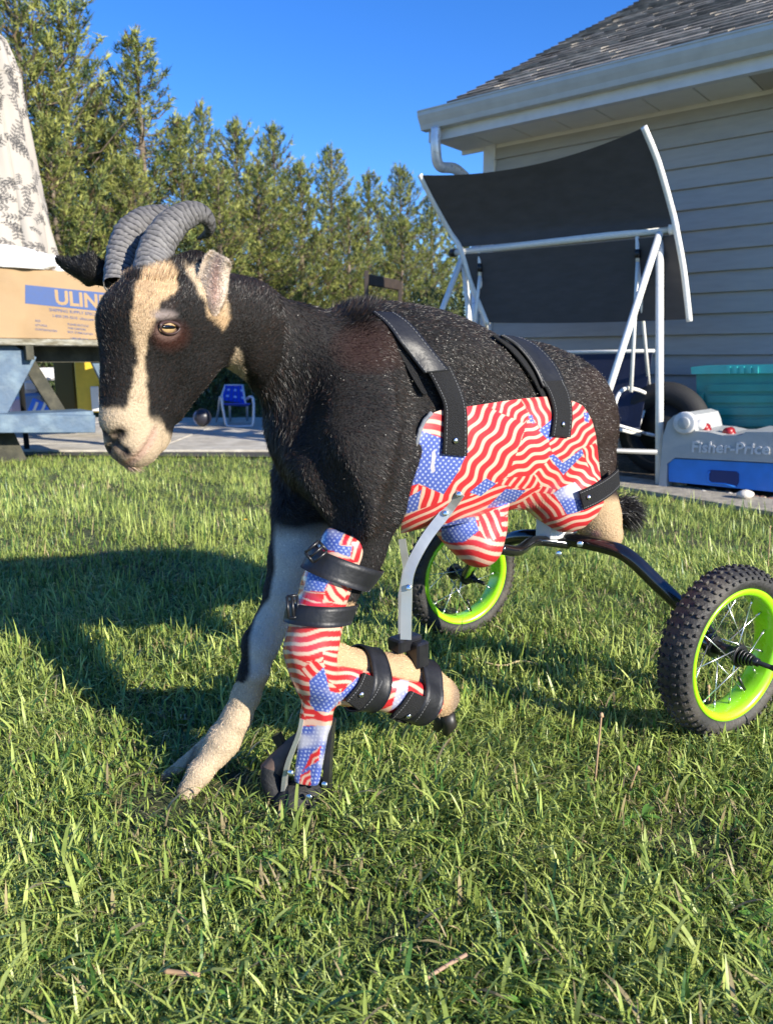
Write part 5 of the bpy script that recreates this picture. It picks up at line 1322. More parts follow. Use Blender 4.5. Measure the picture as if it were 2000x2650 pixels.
cols = flag(fpx, fpy, TP, (2.16, 25, .2, 6, 58, .62))
edge = (np.abs(np.linspace(0, 1, nu2)[None, :].repeat(nv2, 0)) < .0).ravel()
shell = sheet('body_shell', fine[..., :3].reshape(-1, 3), nu2, nv2, .004, cols, m_flag, cart)
# mirrored half on the far side, and the belly web that joins them
Pc = Pg.reshape(nv, nu, 3); mirror = lambda P: P - 2 * ((P - BM) @ BN)[..., None] * BN
Pm = mirror(grid_up(Pc, nu, nv, 2, 2)); mcol = cols.reshape(nv2, nu2, 3)
iu = np.clip((np.arange(Pm.shape[1]) * 2.5).astype(int), 0, nu2 - 1); iv = np.clip((np.arange(Pm.shape[0]) * 3).astype(int), 0, nv2 - 1)
keep = slice(0, int(Pm.shape[0] * .80))
Pmm = Pm[keep]; sheet('body_shell', Pmm.reshape(-1, 3), Pmm.shape[1], Pmm.shape[0], .004, mcol[iv][:, iu][keep].reshape(-1, 3), m_flag, cart)
# the hanging cup under the belly, in the same print
def smax_(a, b, k): h = np.clip(.5 - .5 * (b - a) / k, 0, 1); return b * (1 - h) + a * h + k * h * (1 - h)
CV, CF = surface(CUP, tuple(A(1200, 1380, 1.33) - .15), tuple(A(1200, 1380, 1.33) + .15), .0018, lambda P, pr: smax_(sdf(P, CUP, .004), -sdf(P, Bp + BEL, -.004), .008), 8)
cx_, cy_, _ = proj(CV)
link('cup_shell', npmesh('cup_shell', CV, CF, flag(cx_, cy_, TP, (.12, 26, .35, 5, 90, .5)), True), cart, m_flag)
# foam edge visible along the front
m_foam = mat('grey_foam', (.16, .17, .19), .8, noise=.15, nscale=60, bump=.3, bscale=200)
fr = resample(K([(192, 1180), (232, 1080), (258, 985), (281, 850), (311, 735), (340, 680), (378, 642)]), 20)
PF = raycast(fr[:, 0] - 3, fr[:, 1], SH, .008); mb = MB(); mb.tube([Vector(p) for p in PF], .0035, 8); mb.build('foam_edge', m_foam, cart)
# ---- straps
m_leather = mat('black_leather', (.011, .0115, .014), .46, noise=.15, nscale=20, bump=.08, bscale=160, spec=.4)
m_velcro = mat('black_velcro', (.010, .010, .011), .9, noise=.3, nscale=120, bump=.9, bscale=600)
m_stitch = mat('grey_stitching', (.20, .20, .20), .7)
m_rivet = mat('steel_rivet', (.75, .75, .73), .22, metal=1.0)
def strap(pts, widths, off, thick, m, name='strap', prims=None, parent=cart, stitch=True, dirs=None, mir=False):
    pr = prims or SH; P = np.array(smooth_path([Vector((a, b, 0)) for a, b in pts], 7))[:, :2]; w_ = np.interp(np.linspace(0, len(pts) - 1, len(P)), range(len(pts)), widths)
    if dirs is None:
        T_ = np.gradient(P, axis=0); T_ /= np.linalg.norm(T_, axis=1)[:, None]; Nn = np.stack([-T_[:, 1], T_[:, 0]], 1)
    else:
        dd = np.array(dirs, float); q_ = np.linspace(0, len(pts) - 1, len(P)); Nn = np.stack([np.interp(q_, range(len(pts)), dd[:, 0]), np.interp(q_, range(len(pts)), dd[:, 1])], 1); Nn /= np.linalg.norm(Nn, axis=1)[:, None]
    nu_ = 9; u = np.linspace(-1, 1, nu_); GPx = P[:, None, :] + Nn[:, None, :] * (u[None, :, None] * w_[:, None, None] / 2)
    Q = raycast(GPx[..., 0], GPx[..., 1], pr, off + thick).reshape(len(P), nu_, 3)
    o = sheet(name, Q.reshape(-1, 3), nu_, len(P), thick, None, m, parent)
    if mir: sheet(name, mirror(Q).reshape(-1, 3), nu_, len(P), thick, None, m, parent)
    if stitch:
        mb = MB(); 
        for k_ in (1, nu_ - 2):
            l = Q[:, k_] * .8 + Q[:, k_ - (1 if k_ == 1 else -1)] * .2; c_ = np.array([0, 0, CAM_H]) - l; c_ /= np.linalg.norm(c_, axis=1)[:, None]
            l = l + c_ * .0006; st = [Vector(p) for p in l]
            # dashes
            for i in range(0, len(st) - 1, 1):
                a_, b_ = st[i], st[i + 1]; n_ = max(1, int((b_ - a_).length / .004))
                for q in range(n_): mb.tube([a_.lerp(b_, (q + .1) / n_), a_.lerp(b_, (q + .75) / n_)], .0005, 4)
        tag(mb.build('stitching', m_stitch, o), kind='stuff')
    return o
def rivet(px, py, prims, off, r_=.0048, parent=cart):
    p = raycast([px], [py], prims, off)[0]; n_ = sdf_grad(p[None], prims)[0]; mb = MB(); mb.tube([Vector(p), Vector(p + n_ * .0018), Vector(p + n_ * .0032), Vector(p + n_ * .0040)], [r_, r_, r_ * .75, r_ * .2], 16); mb.build('rivet', m_rivet, parent)
H1 = (1, .12)
strap([(992, 806), (1035, 840), (1085, 905), (1130, 962)], [58, 62, 66, 66], .013, .004, m_leather, dirs=[(1, .05), (1, .0), (1, -.1), (1, -.12)], mir=True)
strap([(1135, 950), (1160, 1000), (1178, 1050), (1180, 1110), (1178, 1178)], [66, 62, 56, 60, 62], .012, .0035, m_velcro, dirs=[(1, -.1), (1, -.05), (1, 0), (1, .05), (1, .1)], mir=True)
strap([(962, 805), (1005, 850), (1050, 925), (1080, 985), (1100, 1020)], [14, 18, 20, 16, 12], .006, .004, m_velcro, dirs=[(1, 0)] * 5, stitch=False)
strap([(1322, 868), (1370, 898), (1412, 948), (1436, 1000)], [50, 56, 60, 58], .011, .004, m_leather, dirs=[(1, .1), (1, .05), (1, 0), (1, -.05)], mir=True)
strap([(1430, 985), (1448, 1020), (1458, 1070), (1452, 1130)], [56, 52, 46, 48], .012, .0035, m_velcro, dirs=[(1, -.05), (1, 0), (1, .05), (1, .08)], mir=True)
strap([(1282, 866), (1330, 905), (1378, 965), (1402, 1010), (1412, 1035)], [12, 14, 16, 14, 10], .005, .0035, m_velcro, dirs=[(1, 0)] * 5, stitch=False)
strap([(1505, 1296), (1545, 1278), (1580, 1256), (1602, 1236)], [50, 50, 48, 46], .016, .0035, m_velcro, dirs=[(.25, 1), (.2, 1), (.15, 1), (.1, 1)], prims=SH + G[-60:][:0] + chain([(1500, 1230, 1.58, 90), (1540, 1330, 1.57, 56)], .03))
rivet(1178, 1140, SH, .0165); rivet(1456, 1098, SH, .0165); rivet(1522, 1287, SH, .020); rivet(1230, 1375, SH, .010); rivet(1276, 1417, SH, .010)
# ---- white pad, aluminium uprights
mb = MB(); c_ = at(1440, 1362, 1.56); mb.box(c_, (.085, .05, .05), (Vector(tuple(BD)), Vector(tuple(BN)), Zv), bevel=.008); mb.build('seat_pad', mat('white_foam', (.62, .62, .62), .7, bump=.3, bscale=120), cart)
m_bar = mat('aluminium_bar', (.55, .56, .52), .34, metal=.65, noise=.05, nscale=16)
pS = raycast([1190, 1152], [1275, 1328], SH, .013)
bar = [Vector(pS[0]), Vector(pS[1]), at(1098, 1400, 1.215), at(1058, 1482, 1.205), at(1052, 1560, 1.205), at(1050, 1655, 1.205)]
bp1 = smooth_path(bar, 5); mb = MB(); mb.tube(bp1, 1, flat=(.0170, .0040, (-.25, -1, .1))); mb.build('support_bar', m_bar, cart)
for p in (bar[0] * .93 + bar[1] * .07, bar[1], at(1057, 1520, 1.2015)):
    mb = MB(); d_ = (Vector((0, 0, CAM_H)) - p).normalized(); mb.disc(p + d_ * .004, d_, .0048, .003, 14, bev=.001); mb.build('bolt', m_rivet if p is not bar[-1] else m_rivet, cart)
far_b = [at(1040, 1395, 1.30), at(1052, 1470, 1.30), at(1040, 1540, 1.29), at(1040, 1645, 1.27)]
mb = MB(); mb.tube(far_b, 1, flat=(.012, .0045, (-.25, -1, .1))); mb.build('support_bar', m_bar, cart)
# ---- cart frame
m_tubeb = mat('black_gloss_tube', (.008, .008, .009), .16, coat=.8, noise=.1, nscale=30)
WN_ = Vector((.50, -.866, 0))
HUBN = at(1878, 1700, 1.345); HUBF = at(1192, 1482, 1.86); HUBN.z = .162; HUBF.z = .152
fp_ = [HUBF - Vector((0, 0, 0)) + WN_ * .02, at(1240, 1440, 1.74), at(1330, 1392, 1.62), at(1440, 1392, 1.56), at(1560, 1413, 1.50), at(1625, 1440, 1.47), at(1700, 1510, 1.45), at(1785, 1592, 1.43), at(1850, 1665, 1.405), HUBN - WN_ * .035]
mb = MB(); mb.tube(smooth_path(fp_, 8), .0145, 16); mb.build('frame_tube', m_tubeb, cart)
mb = MB(); mb.tube(smooth_path([at(1292, 1420, 1.40), at(1340, 1425, 1.45), at(1385, 1400, 1.52), at(1470, 1408, 1.545)], 6), .0105, 14); mb.build('bracket_tube', m_tubeb, cart)
mb = MB(); mb.tube([at(1840, 1655, 1.41), HUBN - WN_ * .03], .0165, 16); mb.build('axle_stub', m_tubeb, cart)
for (x, y, D_) in ((1445, 1433, 1.54), (1392, 1398, 1.555), (1500, 1408, 1.51)):
    mb = MB(); p = at(x, y, D_ - .012); mb.disc(p, Vector((-.2, -1, .1)), .006, .004, 12, bev=.001); mb.build('bolt', m_rivet, cart)
# ---- wheels
m_tyre = mat('tyre_rubber', (.022, .021, .020), .65, noise=.25, nscale=9, bump=.25, bscale=160, color2=(.085, .072, .055), c2pos=(.48, .72))
m_lime = mat('lime_green_rim', (.34, .80, .012), .28, coat=.6, noise=.05, nscale=20)
m_spoke = mat('steel_spoke', (.65, .65, .65), .25, metal=.9)
def wheel(c, ax_, ang0):
    a_ = Vector(ax_).normalized(); u = a_.cross(Zv).normalized(); v = u.cross(a_); RO = .152
    w_ = None
    def ring(profile, nu_=96):
        V = []; F = []; n_ = len(profile)
        for i in range(nu_):
            th = 2 * math.pi * i / nu_; d_ = u * math.cos(th) + v * math.sin(th)
            for r_, z_ in profile: V.append(c + d_ * r_ + a_ * z_)
        for i in range(nu_):
            for j in range(n_): F.append((i * n_ + j, ((i + 1) % nu_) * n_ + j, ((i + 1) % nu_) * n_ + (j + 1) % n_, i * n_ + (j + 1) % n_))
        mb = MB(); mb.add(V, F, True); return mb
    tp = [(RO - .022 + .0205 * math.cos(t_), .0300 * math.sin(t_)) for t_ in np.linspace(-2.35, 2.35, 17)] + [(.113, .012), (.112, 0), (.113, -.012)]
    ty = ring(tp).build('tyre', m_tyre, cart)
    # tread knobs
    mb = MB()
    for i in range(52):
        for j, (an, ln_, wd2_) in enumerate([(0.0, .0075, .009), (.42, .006, .0085), (-.42, .006, .0085), (.84, .006, .0085), (-.84, .006, .0085), (1.22, .005, .006), (-1.22, .005, .006)]):
            th = 2 * math.pi * (i + (.5 if j % 2 else 0) + (.25 if j > 4 else 0)) / 52; d_ = u * math.cos(th) + v * math.sin(th); t_ = -u * math.sin(th) + v * math.cos(th)
            nn = d_ * math.cos(an) + a_ * math.sin(an); sd_ = a_ * math.cos(an) - d_ * math.sin(an)
            p = c + d_ * ((RO - .022) + .0212 * math.cos(an)) + a_ * (.0305 * math.sin(an))
            mb.box(p, (ln_ * 1.1, wd2_ * .85, .0055), (t_, sd_, nn), bevel=.0012)
    o = mb.build('tread', m_tyre, ty); tag(o, kind='stuff')
    rim_ = ring([(.1175, .0255), (.1175, -.0255), (.1140, -.0265), (.1065, -.0225), (.1035, -.015), (.1035, .015), (.1065, .0225), (.1140, .0265)]).build('rim', m_lime, cart)
    hub = MB(); hub.disc(c, a_, .012, .05, 20); hub.disc(c + a_ * .025, a_, .020, .005, 24, bev=.001); hub.disc(c - a_ * .025, a_, .020, .005, 24, bev=.001)
    for k_ in range(4): hub.disc(c + a_ * (.032 + k_ * .0055), a_, .0145 - .0015 * k_, .003, 20, bev=.001)
    hub.disc(c + a_ * .052, a_, .008, .016, 6); hub.build('hub', m_blackp, cart)
    mb = MB(); mb.tube([c - a_ * .055, c + a_ * .092], .0042, 12); mb.disc(c + a_ * .088, a_, .0055, .006, 6); mb.build('axle', mat('dark_metal'), cart)
    for k_ in range(16):
        th = ang0 + 2 * math.pi * k_ / 16; sg = 1 if k_ % 2 else -1; th2 = th + (.9 if (k_ // 2) % 2 else -.9)
        p1 = c + (u * math.cos(th) + v * math.sin(th)) * .1030; p2 = c + (u * math.cos(th2) + v * math.sin(th2)) * .019 + a_ * (sg * .025)
        mb = MB(); mb.tube([p1, p2], .0011, 6); d_ = (p2 - p1).normalized(); mb.tube([p1, p1 + d_ * .012], .0020, 6); mb.build('spoke', m_spoke, cart)
    mb = MB(); th = ang0 + 3.9; d_ = u * math.cos(th) + v * math.sin(th); mb.tube([c + d_ * .104, c + d_ * .070], [.003, .0026], 8); mb.build('valve', m_blackp, cart)
wheel(HUBN, Vector((.50, -.866, 0)), .2); wheel(HUBF, WN_, .5)

# ================================================================== LEG BRACE
lb = empty('leg_brace', gnd(790, 2100), 'flag print brace with black straps and peg foot on the goat\'s near foreleg', 'leg brace')
class ShellSDF: pass
LS = []
LS += chain([(892, 1415, 1.105, 66), (848, 1510, 1.105, 60), (820, 1600, 1.105, 62), (812, 1680, 1.11, 70), (822, 1735, 1.115, 64)], .02)
LS += chain([(822, 1735, 1.115, 62), (900, 1765, 1.155, 54), (1010, 1780, 1.20, 56), (1095, 1812, 1.24, 54)], .02)
PEG = [cone(A(826, 1790, 1.12), A(818, 1860, 1.125), .026, .021, .02), cone(A(818, 1860, 1.125), A(795, 2012, 1.14), .0215, .0195, .012)]
cut_top_n = np.array([0.25, 0, .97]); cut_top_p = A(872, 1372, 1.09)
low_a = A(915, 1722, 1.16); low_b = A(1130, 1768, 1.26)
# plane that keeps the lower half of the folded-leg part
lt = (low_b - low_a); lt /= np.linalg.norm(lt); ln2 = np.cross(lt, BN); ln2 /= np.linalg.norm(ln2); ln2 = ln2 if ln2[2] > 0 else -ln2; ln2 = ln2 + BN * .0
end_p = A(1130, 1830, 1.25)
def smax(a, b, k): h = np.clip(.5 - .5 * (b - a) / k, 0, 1); return b * (1 - h) + a * h + k * h * (1 - h)
upA = LS[:4]; loA = LS[4:]
def leg_shell_fn(P, pr):
    d1 = sdf(P, upA); top = (P - cut_top_p) @ cut_top_n; d1 = smax(d1, top, .006)
    # open back of the forearm tube
    backp = (P - A(905, 1560, 1.10)) @ np.array([.94, .20, -.28]); d1 = smax(d1, backp, .006)
    d2 = sdf(P, loA); d2 = smax(d2, (P - low_a) @ ln2, .006); d2 = smax(d2, (P - end_p) @ lt, .006)
    d3 = sdf(P, PEG); d3 = smax(d3, np.abs((P - A(818, 1900, 1.128)) @ np.array([-.25, -.97, 0])) - .012, .006); d3 = smax(d3, (A(795, 2030, 1.14) - P)[:, 2], .004)
    d = d1
    for q, k_ in ((d2, .018), (d3, .02)): h = np.clip(.5 + .5 * (d - q) / k_, 0, 1); d = d * (1 - h) + q * h - k_ * h * (1 - h)
    return d
SV, SF = surface(upA + loA + PEG, (-.20, .90, -.02), (.20, 1.40, .47), .0016, leg_shell_fn, 8)
sx_, sy_, sD = proj(SV)
K2 = lambda pts: poly_c(pts, 650, 1300, .3844)
LP = [(K2([(440, 180), (640, 180), (590, 290), (680, 300), (665, 370), (560, 330), (440, 300)]), 'b', .1, 13, 0, .60),
      (K2([(640, 180), (790, 180), (800, 460), (670, 380), (680, 290), (585, 290)]), 's', -1.1, 21, .2, 3, 60, .6),
      (K2([(400, 420), (560, 440), (480, 620), (350, 600)]), 'b', .2, 12, 0, .4),
      (K2([(550, 480), (660, 560), (620, 680), (470, 660)]), 's', .9, 24, .2, 4, 50, .4),
      (K2([(350, 595), (500, 600), (480, 680), (340, 640)]), 's', .2, 26, .5, 2, 50, .9),
      (K2([(200, 760), (600, 760), (600, 960), (480, 1060), (450, 1100), (330, 1060), (210, 960)]), 's', -.12, 25, .2, 4, 75, .62),
      (K2([(480, 1000), (620, 1000), (780, 1110), (700, 1190), (600, 1270), (500, 1180)]), 's', .10, 23, .4, 5, 70, .62),
      (K2([(420, 1060), (500, 1100), (420, 1230), (330, 1130)]), 's', .9, 22, .1, 2, 50, .60),
      (K2([(490, 1110), (530, 1270), (600, 1290), (720, 1170), (740, 1230), (580, 1360), (520, 1420), (400, 1400), (390, 1200)]), 'b', .2, 13, 0, 1.2),
      (K2([(340, 1290), (430, 1400), (540, 1420), (600, 1330), (560, 1480), (360, 1480)]), 's', .3, 22, .3, 5, 40, .6),
      (K2([(330, 1440), (580, 1440), (540, 1520), (330, 1520)]), 's', .1, 40, .5, 5, 60, .60),
      (K2([(250, 1510), (600, 1500), (520, 1990), (230, 1990)]), 'b', .9, 13, 0, 1.8),
      (K2([(400, 1700), (470, 1640), (455, 1740), (350, 1800), (330, 1860)]), 's', -.8, 18, .3, 4, 30, .7),
      (K2([(330, 1840), (400, 1800), (400, 1960), (320, 1960)]), 's', -.9, 16, .1, 4, 30, .60),
      (K2([(790, 1150), (1020, 1150), (980, 1400), (930, 1450), (770, 1340)]), 's', -.35, 28, .2, 3, 70, .62),
      (K2([(1000, 1190), (1100, 1210), (1010, 1360), (940, 1400)]), 'b', .3, 13, 0, .8),
      (K2([(1060, 1200), (1240, 1220), (1240, 1480), (1000, 1560), (1040, 1400)]), 's', .55, 24, .3, 3, 60, .6)]
SC_ = flag(sx_, sy_, LP, (.1, 24, .1, 4, 60, .55))
for _ in range(1): pass
link('shell', npmesh('shell', SV, SF, SC_, True), lb, mat('flag_print_gloss', attr='col', rough=.25, spec=.55, coat=.7, bump=.05, bscale=60))
LEGP = upA + [p for p in G if False]
ALL_LEG = LS + chain(NL, .015) + chain(FL, .012) + chain(UPL, .03)
def band(cpx, cpy, D_, axis_px, w_px, off=.004, thick=.0035, m=m_leather, name='strap', prims=None, tilt=0.0, R0=.012):
    """closed strap round the leg: cast outwards from the leg's axis"""
    c = A(cpx, cpy, D_); ax = A(axis_px[0], axis_px[1], axis_px[2]) - c; ax /= np.linalg.norm(ax); wd3 = PR_(w_px, D_); pr = prims or ALL_LEG
    u = np.cross(ax, [0, 1, 0]); u /= np.linalg.norm(u); v = np.cross(ax, u); nA = 48; nW = 5
    th = np.linspace(0, 2 * np.pi, nA, endpoint=False); dirs = np.outer(np.cos(th), u) + np.outer(np.sin(th), v)
    V = []
    for lay_ in (off + thick, off):
        for k in range(nW):
            o = c + ax * wd3 * (k / (nW - 1) - .5); t_ = np.full(nA, R0)
            for _ in range(30):
                s = sdf(o + dirs * t_[:, None], pr, lay_); t_ = np.clip(t_ - s * .8, .004, .09)
            V.append(o + dirs * t_[:, None])
    V = np.array(V); F = []
    for a_ in range(2):
        for k in range(nW - 1):
            for i in range(nA):
                j = (i + 1) % nA; q = [(a_ * nW + k) * nA + i, (a_ * nW + k) * nA + j, (a_ * nW + k + 1) * nA + j, (a_ * nW + k + 1) * nA + i]; F.append(q if a_ == 0 else q[::-1])
    for k in (0, nW - 1):
        for i in range(nA):
            j = (i + 1) % nA; q = [k * nA + i, (nW + k) * nA + i, (nW + k) * nA + j, k * nA + j]; F.append(q)
    o_ = link(name, npmesh(name, V.reshape(-1, 3), F, smooth=False), lb, m)
    o_.data.polygons.foreach_set('use_smooth', [True] * len(F)); 
    # seam line down the strap
    return o_, V
band(875, 1470, 1.10, (852, 1530, 1.10), 62, prims=LS[:4] + chain(UPL, .03) )
band(822, 1585, 1.105, (818, 1650, 1.105), 50, prims=LS[:4] + chain(NL, .015))
band(948, 1732, 1.18, (1010, 1745, 1.21), 58)
band(1082, 1762, 1.24, (1130, 1782, 1.27), 62)
def buckle(px, py, D_, sx, sy, rot, seed):
    c = at(px, py, D_); d_ = (Vector((0, 0, CAM_H)) - c).normalized(); X = Vector((math.cos(rot), 0, math.sin(rot))); X = (X - d_ * X.dot(d_)).normalized(); Y = d_.cross(X); a_, b_ = PR_(sx, D_) / 2, PR_(sy, D_) / 2
    mb = MB()
    for (p, q) in (((-1, -1), (1, -1)), ((1, -1), (1, 1)), ((1, 1), (-1, 1)), ((-1, 1), (-1, -1)), ((0, -1), (0, 1))):
        mb.tube([c + X * p[0] * a_ + Y * p[1] * b_, c + X * q[0] * a_ + Y * q[1] * b_], .0022, 8)
    mb.build('buckle', m_blackp, lb)
buckle(818, 1428, 1.055, 34, 46, -.9, 1); buckle(758, 1570, 1.07, 26, 56, .1, 2)
LSP = LS + chain(FL, .012)
def lstrap(pts, widths, **k): 
    return strap(pts, widths, .0035, .0035, k.pop('m', m_velcro), prims=LSP, parent=lb, stitch=k.pop('stitch', True), **k)
lstrap([(968, 1752), (950, 1790), (915, 1830)], [58, 56, 52], dirs=[(1, .45), (1, .6), (1, .8)])
lstrap([(1092, 1800), (1065, 1842), (1030, 1880)], [58, 60, 60], dirs=[(1, .45), (1, .6), (1, .8)])
rivet(935, 1797, LSP, .008, .0046, lb); rivet(1057, 1852, LSP, .008, .0046, lb)
# black clamp block where the aluminium uprights meet the cuff
mb = MB(); mb.box(at(1048, 1662, 1.225), (.050, .030, .022), (Vector(tuple(BD)), Vector(tuple(BN)), Zv), bevel=.003); mb.box(at(1080, 1690, 1.225), (.026, .030, .042), (Vector(tuple(BD)), Vector(tuple(BN)), Zv), bevel=.003); mb.build('clamp_block', m_blackp, lb)
# peg rails and rubber foot
m_rail = mat('black_rail', (.02, .02, .022), .35, noise=.2, nscale=40)
mb = MB(); mb.tube(smooth_path([at(785, 1858, 1.12), at(775, 1900, 1.125), at(745, 1980, 1.14), at(735, 2050, 1.155)], 5), 1, flat=(.006, .012, (-.3, -1, 0))); mb.build('side_rail', m_bar, lb)
mb = MB(); mb.tube(smooth_path([at(858, 1862, 1.14), at(852, 1930, 1.15), at(848, 2000, 1.16), at(848, 2070, 1.17)], 5), 1, flat=(.010, .014, (-.3, -1, 0))); mb.build('side_rail', m_rail, lb)
mb = MB(); mb.tube(smooth_path([at(715, 1900, 1.17), at(735, 1950, 1.17), at(740, 2060, 1.165)], 5), 1, flat=(.012, .012, (-.3, -1, 0))); mb.build('side_rail', m_rail, lb)
FT = blob('rubber_foot', tuple(gnd(785, 2078) + Zv * .010), (.095, .06, .055), 12, m_rubber, lb, 18, .06, 3, (Vector(tuple(BD)), Vector(tuple(BN)), Zv), .6)
mb = MB(); mb.tube(smooth_path([at(782, 1905, 1.165), at(752, 1935, 1.165), at(722, 1968, 1.165), at(700, 1996, 1.17)], 5), [.010 + .0005 * i_ for i_ in range(16)], 14); mb.build('toe_pad', mat('brown_suede', (.13, .085, .065), .9, noise=.25, nscale=30), lb)
mb = MB(); mb.tube(smooth_path([at(704, 1985, 1.165), at(700, 2015, 1.165), at(712, 2050, 1.165), at(740, 2075, 1.165)], 5), [.015] * 16, 12); mb.build('toe_guard', m_rubber, lb)
for (x, y) in ((752, 2000), (840, 2030), (800, 2062)):
    mb = MB(); p = at(x, y, 1.13); mb.disc(p, Vector((-.2, -1, .3)), .0045, .004, 12, bev=.001); mb.build('bolt', m_rivet, lb)
# ================================================================== GRASS
gr_ = np.random.default_rng(99)
m_grass = mat('grass_blades', attr='col', rough=.42, trans=.22, spec=.45)
def lawn_mask(x, y):
    e1 = np.array([(A2.x, A2.y), (B_ + wd2 * 3)[:2]], dtype=float)
    side = (x - e1[0, 0]) * (-(e1[1, 1] - e1[0, 1])) + (y - e1[0, 1]) * (e1[1, 0] - e1[0, 0])   # >0 beyond
    m1 = (side < .0) | (x < A2.x)
    return m1 & (y < pb.y + (x - pb.x) * (pd.y - pb.y) / (pd.x - pb.x) + .02)
def blades(n, y0, y1, marg, lo, hi, w0, w1, segs, seed, lean=.8, pw=1.0, ymode='area'):
    r = np.random.default_rng(seed); u = r.random(n)
    y = y0 + (y1 - y0) * u ** pw; hw = (y * .54 + .12) * marg; x = r.uniform(-1, 1, n) * hw
    k = lawn_mask(x, y); x, y = x[k], y[k]; n = len(x)
    cl = vnoise(np.stack([x, y, x * 0], 1), 9, 1); cl2 = vnoise(np.stack([x, y, x * 0], 1), 34, 2)
    k = r.random(n) < np.clip(.66 + .42 * cl2 + .26 * cl, .12, 1); x, y, cl, cl2 = x[k], y[k], cl[k], cl2[k]; n = len(x)
    L = r.uniform(lo, hi, n) * (1 + .22 * cl); W = r.uniform(w0, w1, n); az = r.uniform(0, 6.283, n); 
    az = np.where(r.random(n) < .3, vnoise(np.stack([x, y, x * 0], 1), 5, 6) * 3.1, az)
    ln_ = lean * r.random(n) ** .7 * 1.3; flat = r.random(n) < .14; ln_[flat] = r.uniform(1.1, 1.5, flat.sum())
    h = np.stack([np.cos(az), np.sin(az), 0 * az], 1); sdv = np.stack([-np.sin(az), np.cos(az), 0 * az], 1)
    tw = r.uniform(-.9, .9, n); P0 = np.stack([x, y, 0 * x - .004], 1); P0[:, 2] += np.where(flat, r.uniform(.005, .03, n), 0)
    pts = []; p = P0; ang = ln_ * .35
    for s in range(segs + 1):
        pts.append(p); ang = ang + ln_ * (.85 / segs); p = p + (h * np.sin(ang)[:, None] + np.array([0, 0, 1]) * np.cos(ang)[:, None]) * (L / segs)[:, None]
    V = []; 
    for s in range(segs):
        t_ = s / segs; ww = W * (1 - t_ ** 2 * .55) * (1 if s else .8); sd_ = sdv * np.cos(tw * t_)[:, None] + h * np.sin(tw * t_)[:, None]
        V += [pts[s] - sd_ * ww[:, None] / 2, pts[s] + sd_ * ww[:, None] / 2]
    V.append(pts[segs]); kk = 2 * segs + 1; V = np.stack(V, 1).reshape(-1, 3); b_ = np.arange(n)[:, None] * kk; F = []
    for s in range(segs - 1): F += [b_ + np.array([2 * s, 2 * s + 1, 2 * s + 3]), b_ + np.array([2 * s, 2 * s + 3, 2 * s + 2])]
    F.append(b_ + np.array([2 * segs - 2, 2 * segs - 1, 2 * segs])); F = np.concatenate(F)
    g1 = np.array([.225, .312, .055]); g2 = np.array([.470, .535, .145]); g3 = np.array([.070, .160, .035]); dry = np.array([.42, .34, .17])
    t_ = np.clip(.5 + .35 * cl + r.normal(size=n) * .28, 0, 1)[:, None]; c = g1 + (g2 - g1) * t_; dk = r.random(n) < .16; c[dk] = g3; d_ = r.random(n) < np.clip(.05 + .10 * (cl < -.45), 0, 1); c[d_] = dry * r.uniform(.6, 1.1, (d_.sum(), 1))
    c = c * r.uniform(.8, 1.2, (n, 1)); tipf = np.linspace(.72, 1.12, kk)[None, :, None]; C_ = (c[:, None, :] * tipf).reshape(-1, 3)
    return V, F, C_
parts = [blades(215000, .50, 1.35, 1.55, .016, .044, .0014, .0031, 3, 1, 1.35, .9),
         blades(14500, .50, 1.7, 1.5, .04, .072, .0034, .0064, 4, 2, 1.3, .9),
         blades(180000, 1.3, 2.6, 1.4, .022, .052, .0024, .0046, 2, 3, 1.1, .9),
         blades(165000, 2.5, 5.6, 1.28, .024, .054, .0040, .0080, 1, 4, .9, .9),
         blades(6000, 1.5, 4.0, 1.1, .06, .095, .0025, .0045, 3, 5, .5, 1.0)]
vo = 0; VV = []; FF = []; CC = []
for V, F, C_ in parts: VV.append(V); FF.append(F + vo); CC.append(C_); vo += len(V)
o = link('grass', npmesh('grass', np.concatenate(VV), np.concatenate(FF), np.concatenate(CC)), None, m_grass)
tag(o, 'short green lawn grass with uneven blades and dry bits', 'grass', kind='stuff')
# dead stalks, dandelion flowers, twigs
m_stalk = mat('dry_stalk', (.42, .27, .15), .8, noise=.2)
def stalk(px, py, hpx, lean_, lab):
    b_ = gnd(px, py); D_ = proj(np.array(b_))[2]; h_ = hpx * D_ / FPX; mb = MB(); mb.tube(smooth_path([b_, b_ + Vector((lean_ * .4, 0, h_ * .5)), b_ + Vector((lean_, 0, h_))], 4), [.0016] * 8 + [.001], 6); mb.disc(b_ + Vector((lean_, 0, h_)), Zv, .004, .006, 8, .002)
    tag(mb.build('dry_stalk', m_stalk), lab, 'stalk', 'dry stalks in the grass')
stalk(1538, 2040, 205, .004, 'tall dry brown stalk standing alone in the grass right of the leg brace')
stalk(1625, 2060, 80, .012, 'short reddish dry stalk leaning right of the tall one')
stalk(1832, 1880, 110, -.006, 'thin dry stalk in front of the near green wheel rim')
stalk(1925, 1860, 60, .006, 'small dry stalk at the lower right of the near wheel')
stalk(1985, 1480, 120, -.006, 'thin dry stalk near the right edge above the near wheel')
m_dand = mat('dandelion_yellow', (.85, .42, .015), .6)
for i, (px, py) in enumerate([(637, 1368), (1142, 1695)]):
    p = gnd(px, py) + Zv * .035; mb = MB()
    for k in range(14):
        a_ = k * .449; mb.add([p, p + Vector((math.cos(a_) * .008, math.sin(a_) * .008, .003)), p + Vector((math.cos(a_ + .4) * .008, math.sin(a_ + .4) * .008, .003))], [(0, 1, 2)])
    o = mb.build('dandelion', m_dand); tag(o, ['small orange yellow flower in the lawn left of the goat\'s chest', 'small orange yellow flower in the grass right of the folded leg'][i], 'flower')
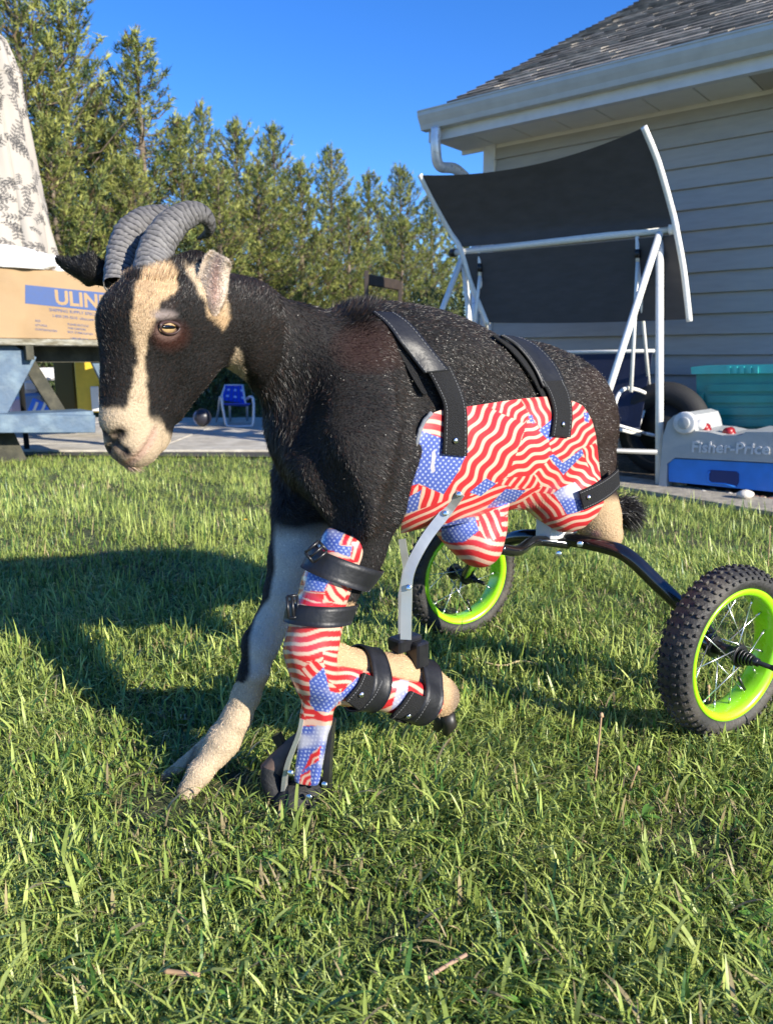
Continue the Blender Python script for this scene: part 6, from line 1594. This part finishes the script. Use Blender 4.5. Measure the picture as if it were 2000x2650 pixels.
def twig(pts, r_, lab, m=m_stalk):
    P = [gnd(a, b) + Zv * .028 for a, b in pts]; mb = MB(); mb.tube(smooth_path(P, 4), r_, 7); tag(mb.build('twig', m), lab, 'twig')
twig([(1105, 2590), (1150, 2560), (1205, 2528)], .0022, 'pale reddish dry leaf stalk lying in the foreground grass, lower right of centre', mat('pale_leaf_stalk', (.34, .22, .15), .8))
twig([(430, 2572), (475, 2578), (520, 2584)], .0028, 'short brown twig lying in the foreground grass left of centre')
twig([(1250, 1745), (1300, 1755), (1345, 1742), (1390, 1752)], .002, 'tangle of pale straw between the two wheels', mat('straw', (.48, .38, .2), .8))
twig([(1680, 1690), (1705, 1700), (1722, 1688)], .0022, 'small curl of straw left of the near wheel', mat('straw'))
# broad leaves among the grass
m_leaf = mat('weed_leaf', (.12, .26, .045), .4, trans=.2, spec=.5, noise=.15)
wl = np.random.default_rng(77)
spots = [(1990, 2420, .045), (1960, 2490, .04), (1890, 2060, .035), (1940, 2065, .03), (1790, 2390, .03), (1660, 2130, .03), (1480, 2100, .028), (590, 2330, .032), (1350, 2620, .03), (160, 2240, .03)]
for k in range(150):
    spots.append((wl.uniform(-100, 2100), 2650 - 1300 * wl.random() ** 1.6, wl.uniform(.012, .022)))
mb = MB()
for (px, py, s) in spots:
    b_ = gnd(px, py) + Zv * .012
    for k in range(4):
        a_ = wl.uniform(0, 6.28); d_ = Vector((math.cos(a_), math.sin(a_), wl.uniform(.2, .9))).normalized(); sd_ = d_.cross(Zv).normalized(); V = []
        for t_ in np.linspace(0, 1, 6):
            w2 = s * .16 * math.sin(math.pi * (t_ * .86 + .08)); p = b_ + d_ * s * t_ - Zv * (s * .35 * t_ * t_); V += [p - sd_ * w2, p + Zv * -.001, p + sd_ * w2]
        F = []
        for i in range(5): F += [(3 * i, 3 * i + 1, 3 * i + 4, 3 * i + 3), (3 * i + 1, 3 * i + 2, 3 * i + 5, 3 * i + 4)]
        mb.add(V, F, True)
tag(mb.build('weeds', m_leaf), 'broad leaved weeds scattered in the lawn', 'weeds', kind='stuff')
